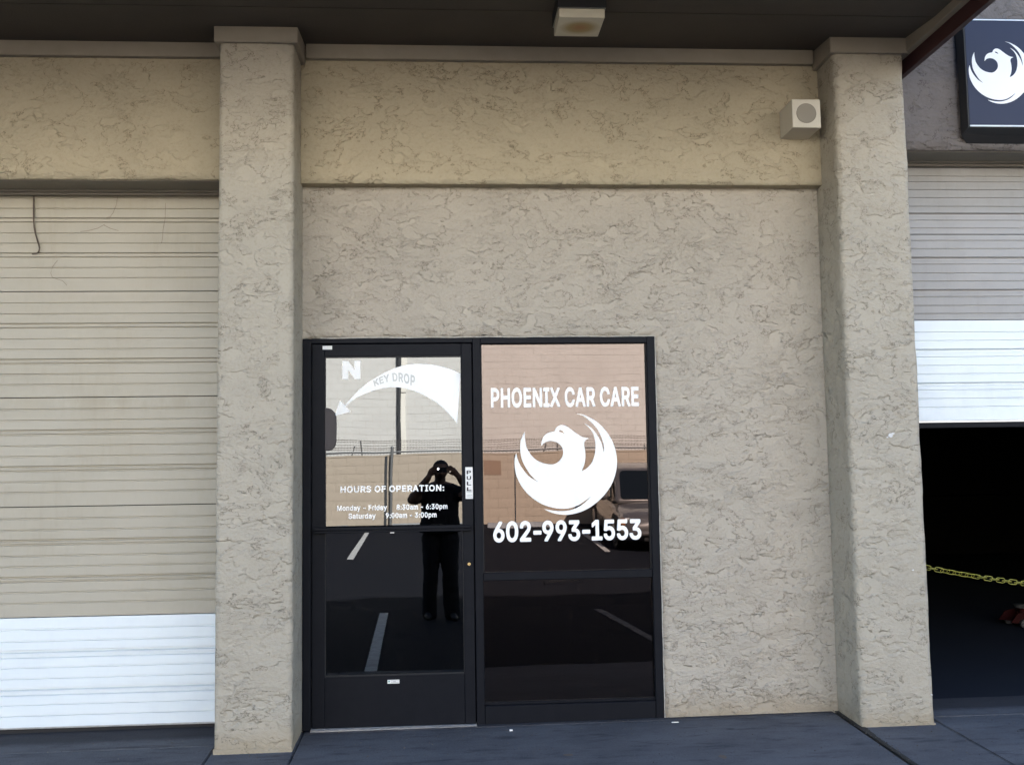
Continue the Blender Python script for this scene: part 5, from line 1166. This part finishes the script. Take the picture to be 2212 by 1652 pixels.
bm = bmesh.new(); bmesh.ops.create_cone(bm, cap_ends=True, segments=20, radius1=.045, radius2=.045, depth=.012, matrix=Matrix.Translation((0, 2.20, .565)) @ Matrix.Rotation(math.pi/2, 4, 'X')); cobj('emblem', bm, m_rim, gr_)
bm = bmesh.new()
tube(bm, [(-.84, 1.96, .40), (-.76, 2.12, .40), (-.5, 2.21, .40), (0, 2.24, .40), (.5, 2.21, .40), (.76, 2.12, .40), (.84, 1.96, .40)], .055, 8); cobj('bumper', bm, m_car, sm=True)
bm = bmesh.new(); box(bm, -.5, .5, 2.15, 2.20, .25, .33); cobj('air_intake', bm, m_tyre)

# ------------------------------------------------------------------ the person taking the picture
m_shirt = mat('black_cotton', (0.010, 0.010, 0.012), 0.95)
m_trous = mat('black_trousers', (0.008, 0.008, 0.010), 0.95)
m_skin = mat('skin', (0.16, 0.09, 0.06), 0.6)
m_hair = mat('dark_hair', (0.008, 0.007, 0.006), 0.7)
m_shoe = mat('dark_shoes', (0.02, 0.02, 0.022), 0.5)
G = lot_z(-6.2)
pr_ = thing('person', 'person in a black shirt and loose trousers holding up a phone, mirrored in the door', 'person', (0.71, -6.22, G))
def capsule(bm, a, b, ra, rb, sy=1.0, n=14, m=5):
    """tapered rounded limb, a real closed solid; sy squashes it front to back"""
    a, b = Vector(a), Vector(b); d = (b-a).normalized()
    u = d.orthogonal().normalized()
    ref = Vector((0, 1, 0))
    if abs(d.dot(ref)) < 0.9: u = (ref - d*ref.dot(d)).normalized()
    v = d.cross(u)
    rings = []
    prof = [(a, -ra*math.cos(t), ra*math.sin(t)) for t in [math.pi/2*(i+0.001)/m for i in range(m+1)]] + \
           [(b, rb*math.sin(t), rb*math.cos(t)) for t in [math.pi/2*i/m*0.999 for i in range(m+1)]]
    for c, off, r in prof:
        rings.append([bm.verts.new(c + d*off + u*math.cos(2*math.pi*j/n)*r*sy + v*math.sin(2*math.pi*j/n)*r) for j in range(n)])
    for r0, r1 in zip(rings, rings[1:]):
        for j in range(n): bm.faces.new((r0[j], r0[(j+1) % n], r1[(j+1) % n], r1[j]))
    bm.faces.new(rings[0][::-1]); bm.faces.new(rings[-1])
def chain(bm, pts, rs, sy=1.0):
    for (p, q, r0, r1) in zip(pts, pts[1:], rs, rs[1:]): capsule(bm, p, q, r0, r1, sy)
def ell(bm, c, r):
    k = bmesh.ops.create_uvsphere(bm, u_segments=24, v_segments=16, radius=1)
    for v in k['verts']: v.co = Vector((v.co.x*r[0]+c[0], v.co.y*r[1]+c[1], v.co.z*r[2]+c[2]))
bm = bmesh.new()
Y = -6.24
# head, neck, ears, nose, chin
ell(bm, (.728, Y+.055, 1.405), (.090, .102, .112)); ell(bm, (.728, Y+.085, 1.365), (.060, .070, .065))
capsule(bm, (.72, Y, 1.20), (.726, Y+.03, 1.34), .074, .066)
capsule(bm, (.728, Y+.155, 1.425), (.728, Y+.172, 1.398), .010, .015)
for s in (-1, 1): ell(bm, (.728+s*.094, Y+.05, 1.395), (.012, .02, .032))
ell(bm, (.728, Y+.150, 1.362), (.026, .010, .010))
# torso: shirt hangs loose to z about .69
chain(bm, [(.60, Y, 1.10), (.61, Y, .92), (.60, Y-.005, .78)], [.115, .115, .125], 0.95)
chain(bm, [(.83, Y, 1.10), (.82, Y, .92), (.825, Y-.005, .78)], [.115, .115, .125], 0.95)
chain(bm, [(.71, Y, 1.14), (.715, Y+.01, .92), (.712, Y+.01, .78)], [.12, .145, .14], 0.95)
chain(bm, [(.55, Y, 1.165), (.71, Y, 1.20), (.88, Y, 1.165)], [.080, .095, .080])
# legs: loose trousers
for s, hx, kx, fx in ((-1, .62, .605, .595), (1, .81, .835, .845)):
    chain(bm, [(hx, Y, .62), (kx, Y+.02, .24), (fx, Y-.01, G+.06)], [.128, .092, .088], 1.0)
    capsule(bm, (hx+(.03 if s < 0 else -.03), Y, .72), (hx, Y, .56), .12, .12)
# arms raised to the phone: shoulder, elbow out to the side, forearm up
Lsh, Lel, Lwr = (.545, Y, 1.15), (.395, Y+.10, 1.085), (.585, Y+.225, 1.325)
Rsh, Rel, Rwr = (.885, Y, 1.15), (1.085, Y+.10, 1.11), (.945, Y+.225, 1.310)
chain(bm, [Lsh, Vector(Lsh).lerp(Vector(Lel), .75)], [.085, .080]); chain(bm, [Rsh, Vector(Rsh).lerp(Vector(Rel), .75)], [.085, .080])
chain(bm, [Lsh, Lel], [.062, .056]); chain(bm, [Rsh, Rel], [.062, .056])
chain(bm, [Lel, Vector(Lel).lerp(Vector(Lwr), .45), Lwr], [.056, .052, .036]); chain(bm, [Rel, Vector(Rel).lerp(Vector(Rwr), .45), Rwr], [.056, .052, .036])
# hands: palm, four fingers bent over the phone's end, thumb beneath
YP = -5.990
def hand(w, s, ex):
    w = Vector(w)
    palm = Vector((ex - s*.060, YP-.022, 1.388))
    capsule(bm, w, palm, .032, .034, .62)
    capsule(bm, w.lerp(palm, .7), palm + Vector((0, 0, .022)), .026, .022, .6)
    for k, (zz, ln) in enumerate(((1.438, .040), (1.425, .046), (1.408, .043), (1.391, .034))):
        base = palm + Vector((s*.002, 0, .030-.019*k))
        mid = Vector((ex - s*(.024+.004*k), YP-.012, zz+.010))
        tip = Vector((ex + s*(ln-.030), YP+.004, zz-.002))
        chain(bm, [base, mid, tip], [.0105, .0095, .0078])
    tb_ = w.lerp(palm, .45)
    chain(bm, [tb_, Vector((ex - s*.035, YP-.026, 1.352)), Vector((ex - s*.004, YP-.024, 1.372))], [.014, .0115, .0095])
hand(Lwr, 1, .672); hand(Rwr, -1, .822)
me = bpy.data.meshes.new('tmp'); bmesh.ops.recalc_face_normals(bm, faces=bm.faces[:]); bm.to_mesh(me); bm.free()
t = bpy.data.objects.new('tmp', me); C.objects.link(t)
rm = t.modifiers.new('r', 'REMESH'); rm.mode = 'VOXEL'; rm.voxel_size = 0.0062; rm.use_smooth_shade = True
smd = t.modifiers.new('s', 'SMOOTH'); smd.iterations = 3; smd.factor = 0.5
bpy.context.view_layer.update()
dg = bpy.context.evaluated_depsgraph_get()
bme_ = bpy.data.meshes.new_from_object(t.evaluated_get(dg)); bme_.name = 'body'
bpy.data.objects.remove(t)
bme_.materials.clear()
_nrm = [v.normal.copy() for v in bme_.vertices]
for v, vn in zip(bme_.vertices, _nrm):                # cloth folds in the trousers and shirt
    c = v.co.copy()
    if c.z < 1.2:
        nn_ = noise.noise(Vector((c.x*9, c.y*9, c.z*14)))*0.007 + noise.noise(Vector((c.x*20, c.y*20, c.z*30)))*0.003
        v.co = c + vn*nn_
body = link('body', bme_, [m_shirt, m_trous, m_skin, m_hair], pr_)
for p in bme_.polygons:
    p.use_smooth = True
    c = p.center
    forearm = c.z > .95 and (c.y > Y+.115 and c.z < 1.34 and (c.x < .62 or c.x > .84)) or c.z > .95 and (c.y > Y+.19) and not (.64 < c.x < .82 and c.z > 1.27)
    if forearm and c.y > Y+.10: p.material_index = 2
    elif c.z > 1.245 and .60 < c.x < .86: p.material_index = 2
    elif c.z > .695: p.material_index = 0
    else: p.material_index = 1
# shirt hem, hair, eyes, shoes
bm = bmesh.new()
rg = []
for z, kx, ky in ((.80, .232, .140), (.74, .238, .146), (.692, .240, .150), (.690, .232, .142)):
    rg.append([bm.verts.new((.712+kx*math.copysign(abs(math.cos(a))**.75, math.cos(a))*(1+.02*math.sin(5*a)), Y+ky*math.copysign(abs(math.sin(a))**.75, math.sin(a)), z+.004*math.sin(3*a))) for a in [2*math.pi*i/40 for i in range(40)]])
for r0, r1 in zip(rg, rg[1:]):
    for j in range(40): bm.faces.new((r0[j], r0[(j+1) % 40], r1[(j+1) % 40], r1[j]))
obj('shirt_hem', bm, m_shirt, pr_, sm=True)
bm = bmesh.new(); ell(bm, (.728, Y+.045, 1.418), (.100, .110, .108))
for v in list(bm.verts):
    if v.co.z < 1.40 or (v.co.y > Y+.115 and v.co.z < 1.475): bm.verts.remove(v)
for v in bm.verts: v.co += Vector((1, 1, 1))*noise.noise(v.co*40)*.004
obj('hair', bm, m_hair, pr_, sm=True)
for s in (-1, 1):
    bm = bmesh.new(); ell(bm, (.728+s*.032, Y+.142, 1.428), (.012, .009, .008)); obj('eye', bm, m_white, pr_, sm=True)
    bm = bmesh.new()
    fx = .595 if s < 0 else .845
    capsule(bm, (fx, Y-.08, G+.042), (fx+s*.02, Y+.15, G+.036), .044, .038, 0.85)
    capsule(bm, (fx+s*.005, Y, G+.05), (fx+s*.018, Y+.13, G+.04), .046, .042, 0.85)
    for v in bm.verts: v.co.z = max(v.co.z, G+.002)
    obj('shoe', bm, m_shoe, pr_, sm=True)

m_phone = mat('white_phone', (0.03, 0.03, 0.033), 0.25)
ph = thing('phone', 'phone with its flash lit, held sideways before the face of the person', 'phone', (.744, YP+.003, 1.405))
boxes('case', [(.686, .802, YP-.003, YP+.006, 1.3755, 1.4345)], m_phone, ph, bev=.003)
m_flash = bpy.data.materials.new('lit_flash'); m_flash.use_nodes = True
nt = m_flash.node_tree; b = nt.nodes['Principled BSDF']
b.inputs['Emission Color'].default_value = (1, .98, .95, 1); b.inputs['Emission Strength'].default_value = 14
bm = bmesh.new(); prism(bm, disc(.700, 1.4175, .0095, 14), YP+.0065, YP+.0085); obj('flash', bm, m_flash, ph)
